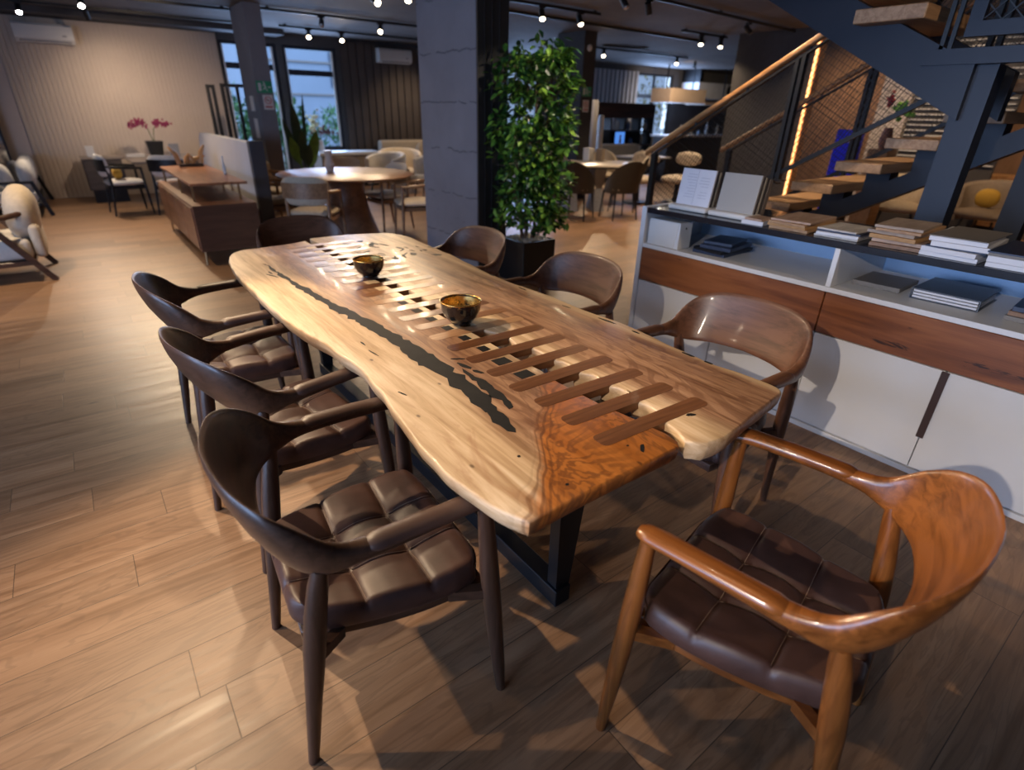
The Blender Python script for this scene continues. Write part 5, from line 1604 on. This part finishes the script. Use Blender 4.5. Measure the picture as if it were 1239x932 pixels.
# ------------------------------------------------------------------ lights
W = (1, .74, .47)
spot(-.30, 3.30, .42, 1.15, .2, 'track spotlight above and left of the slab table, lighting its near left chair', power=255, angle=62, col=W, blend=.5, size=.02)
spot(.30, .55, 1.35, .35, .2, 'track spotlight over the near head chair', power=8, angle=62, col=W, blend=.6, size=.02)
spot(-2.6, -.2, 2.8, 0.85, 0.62, 'track spotlight left of the camera, out of the photo, aimed across at the white cabinet', power=430, angle=31, col=(1, .84, .68), blend=.8, size=.02)
spot(.55, 4.4, 1.05, 2.2, .75, 'track spotlight beyond the slab table, aimed back at it', power=150, angle=60, col=W, blend=.7)
spot(-1.9, 2.6, 0, 1.3, 0, 'track spotlight over the open floor left of the slab table', power=150, angle=62, col=(1, .77, .55), blend=.9)
spot(-.7, 6.2, -0.5, 6.2, 0, 'track spotlight over the floor beside the lounge chair', power=170, angle=100, col=W, blend=.9)
spot(.64, 9.96, 0.3, 7, 0, 'white track spotlight near the top left corner, right one of the pair', cool=True, power=300, angle=110, col=W, blend=.9)
spot(-.01, 11.2, -0.3, 9.3, 0, 'white track spotlight near the top left corner, left one of the pair', cool=True, power=230, angle=115, col=(1, .80, .60), blend=1)
spot(.75, 11.2, 1.15, 12.45, 1, 'dark track spotlight hanging before the fluted wall, lens unlit, beam added', on=False, power=60, angle=110, col=(1, .80, .60), blend=1)  # beam added to a dark lamp to light the fluted wall
spot(1.5, 8.0, 1.35, 12.5, 1.15, 'added unseen spotlight above the sideboard, lighting the fluted wall', power=270, angle=52, col=(1, .76, .56), blend=1)  # unseen lamp, added to spread a glow over the fluted wall
spot(3.48, 6.55, 2.3, 5.4, 0.2, 'lit track spotlight at the top edge, just left of the concrete column', power=110, angle=100, col=W, blend=.8)
spot(3.56, 9.50, 2.6, 7.4, .75, 'track spotlight over the round table, its face turned away', on=False, power=88, angle=75, col=W, blend=.8)
spot(4.51, 9.50, 3, 6.9, 0.4, 'lit track spotlight right of centre over the round table', power=110, angle=95, col=W, blend=.8)
spot(5.55, 9.50, 5.0, 10.4, .5, 'small track spotlight just left of the concrete column', power=112, angle=80, col=W, blend=.8)
spot(3.94, 11.2, 2.7, 8, 0, 'lit track spotlight in front of the tall window, left one', power=60, angle=110, col=W, blend=.8)
spot(4.54, 11.2, 3.4, 8.4, 0, 'lit track spotlight in front of the tall window, right one', power=80, angle=120, col=W, blend=.8)
spot(6.55, 11.2, 6.4, 12.4, 1.0, 'track spotlight before the white air conditioner on the dark wall', on=False, power=55, angle=90, col=W, blend=.8)
spot(5.36, 6.50, 4.7, 5, 0, 'lit track spotlight over the tall plant, left one', power=110, angle=120, col=W, blend=.8)
spot(6.03, 6.50, 5.9, 5.1, 0, 'lit track spotlight over the tall plant, right one', power=120, angle=120, col=W, blend=.8)
spot(3.35, 7.13, 3.38, 4.2, 1.3, 'track spotlight behind the concrete column aimed at the plant', power=150, angle=60, col=W, blend=.8)
spot(3.9, 2.8, 3.45, 4.1, 1.4, 'track spotlight aimed at the front of the tall plant', power=90, angle=50, col=(1, .85, .65), blend=.8)
spot(5.47, 5.18, 5.6, 3.6, .5, 'two-headed track spotlight near the top centre, unlit face', on=False, power=121, angle=90, col=W, blend=.8)
spot(5.94, 5.23, 7.8, 5.9, .1, 'track spotlight at the top edge right of centre, unlit face', on=False, power=140, angle=90, col=W, blend=.8)
spot(8.34, 5.42, 9.9, 4.6, 1.2, 'track spotlight at the upper right, above the dark inner wall', on=False, power=40, angle=80, col=W, blend=.8)
spot(9.04, 6.72, 8.2, 6, 0, 'lit track spotlight before the dark inner wall, left one', power=110, angle=120, col=W, blend=.8)
spot(9.60, 6.72, 8.7, 6, 0, 'lit track spotlight before the dark inner wall, right one', power=90, angle=120, col=W, blend=.8)
spot(9.60, 9.55, 8.2, 8, 0, 'lit track spotlight at the far right, left one', power=110, angle=120, col=W, blend=.8)
spot(12.1, 9.60, 10.6, 8.4, 0, 'lit track spotlight at the far right, right one', power=110, angle=120, col=W, blend=.8)
spot(3.9, 3.1, 4.6, 1.9, .8, 'track spotlight above the lower stair flight', power=170, angle=62, col=W, blend=.8)
spot(2.2, -.6, 3.4, 1.35, 1.6, 'track spotlight above the near end of the white cabinet', power=50, angle=62, col=(1, .72, .45), blend=.8)
spot(9.9, 4.55, 11.2, 5, 1.4, 'spotlight in the lounge aimed at the warm wooden wall, farther one', power=110, angle=100, col=(1, .66, .36), blend=.9)
spot(9.9, 1.6, 11.2, 2, 0.8, 'spotlight in the lounge aimed at the warm wooden wall, nearer one', power=90, angle=100, col=(1, .66, .36), blend=.9)
spot(8.2, 3.0, 10.0, 3.3, 1.3, 'spotlight aimed at the pale brick pillar behind the stairs', power=140, angle=90, col=(1, .72, .45), blend=.9)
spot(8.0, 1.6, 9.3, 2.0, .4, 'spotlight over the grey-brown armchair behind the stairs', power=90, angle=80, col=(1, .66, .36), blend=.9)
spot(13.2, 9.9, 14.8, 11.6, 1.8, 'spotlight aimed at the beige hood', power=220, angle=90, col=W, blend=.9)
bm = BM(); box(bm, 9.72, 5.035, .02, 9.749, 5.058, 2.70)
t_ = obj('painted_edge_glow', bm, emis('edge_glow_orange', (1, .45, .16), 4), None, 0)  # no lamp: warm light on the wooden wall end, made as emission
tag(t_, 'vertical glow painting the warm light on the edge of the dark inner wall', 'painted glow')

def area(x, y, z, sx, sy, rot, power, col):
    ld = bpy.data.lights.new('window_daylight', 'AREA'); ld.shape = 'RECTANGLE'; ld.size = sx; ld.size_y = sy
    ld.energy = power; ld.color = col
    o = bpy.data.objects.new('window_daylight', ld); COL.objects.link(o); o.location = (x, y, z); o.rotation_euler = rot
    return o
DAY = (.38, .58, 1.0)
area(RX0 + .02, -.15, 1.4, 2.0, 2.6, (0, R(-90), 0), 165, DAY)
area(RX0 + .02, 3.0, 1.4, 2.0, 2.7, (0, R(-90), 0), 120, DAY)
area(4.39, RY1 - .10, 1.62, 1.0, 1.8, (R(-90), 0, 0), 45, DAY)
area(3.2, RY1 - .10, 1.4, 1.0, 2.3, (R(-90), 0, 0), 40, DAY)
area(14.97, RY1 - .14, 1.7, 1.6, 1.6, (R(-90), 0, 0), 160, DAY)
area(9.75, RY1 - .14, 1.7, 1.1, 1.4, (R(-90), 0, 0), 60, DAY)

w = bpy.data.worlds.new('World'); SC.world = w; w.use_nodes = True
bg = w.node_tree.nodes['Background']
bg.inputs[0].default_value = (.62, .78, 1.0, 1); bg.inputs[1].default_value = 2.0

# ------------------------------------------------------------------ camera
yaw, pit, rol = .656182, .467089, -.0219723
F = Vector((math.sin(yaw) * math.cos(pit), math.cos(yaw) * math.cos(pit), -math.sin(pit)))
r0 = Vector((math.cos(yaw), -math.sin(yaw), 0)); d0 = F.cross(r0)
rr = r0 * math.cos(rol) + d0 * math.sin(rol); dd = r0 * -math.sin(rol) + d0 * math.cos(rol)
cd = bpy.data.cameras.new('camera'); cam = bpy.data.objects.new('camera', cd); COL.objects.link(cam)
cam.matrix_world = Matrix(((rr.x, -dd.x, -F.x, 0), (rr.y, -dd.y, -F.y, 0), (rr.z, -dd.z, -F.z, 1.5), (0, 0, 0, 1)))
cd.sensor_width = 36; cd.lens = 658.14 / 1239 * 36
cd.clip_start = .02; cd.clip_end = 200
cd.dof.use_dof = True; cd.dof.focus_distance = 1.75; cd.dof.aperture_fstop = 1.9
SC.camera = cam
SC.view_settings.view_transform = 'Standard'
SC.view_settings.look = 'None'
SC.view_settings.gamma = 1
SC.view_settings.use_curve_mapping = False
SC.view_settings.exposure = 0.18
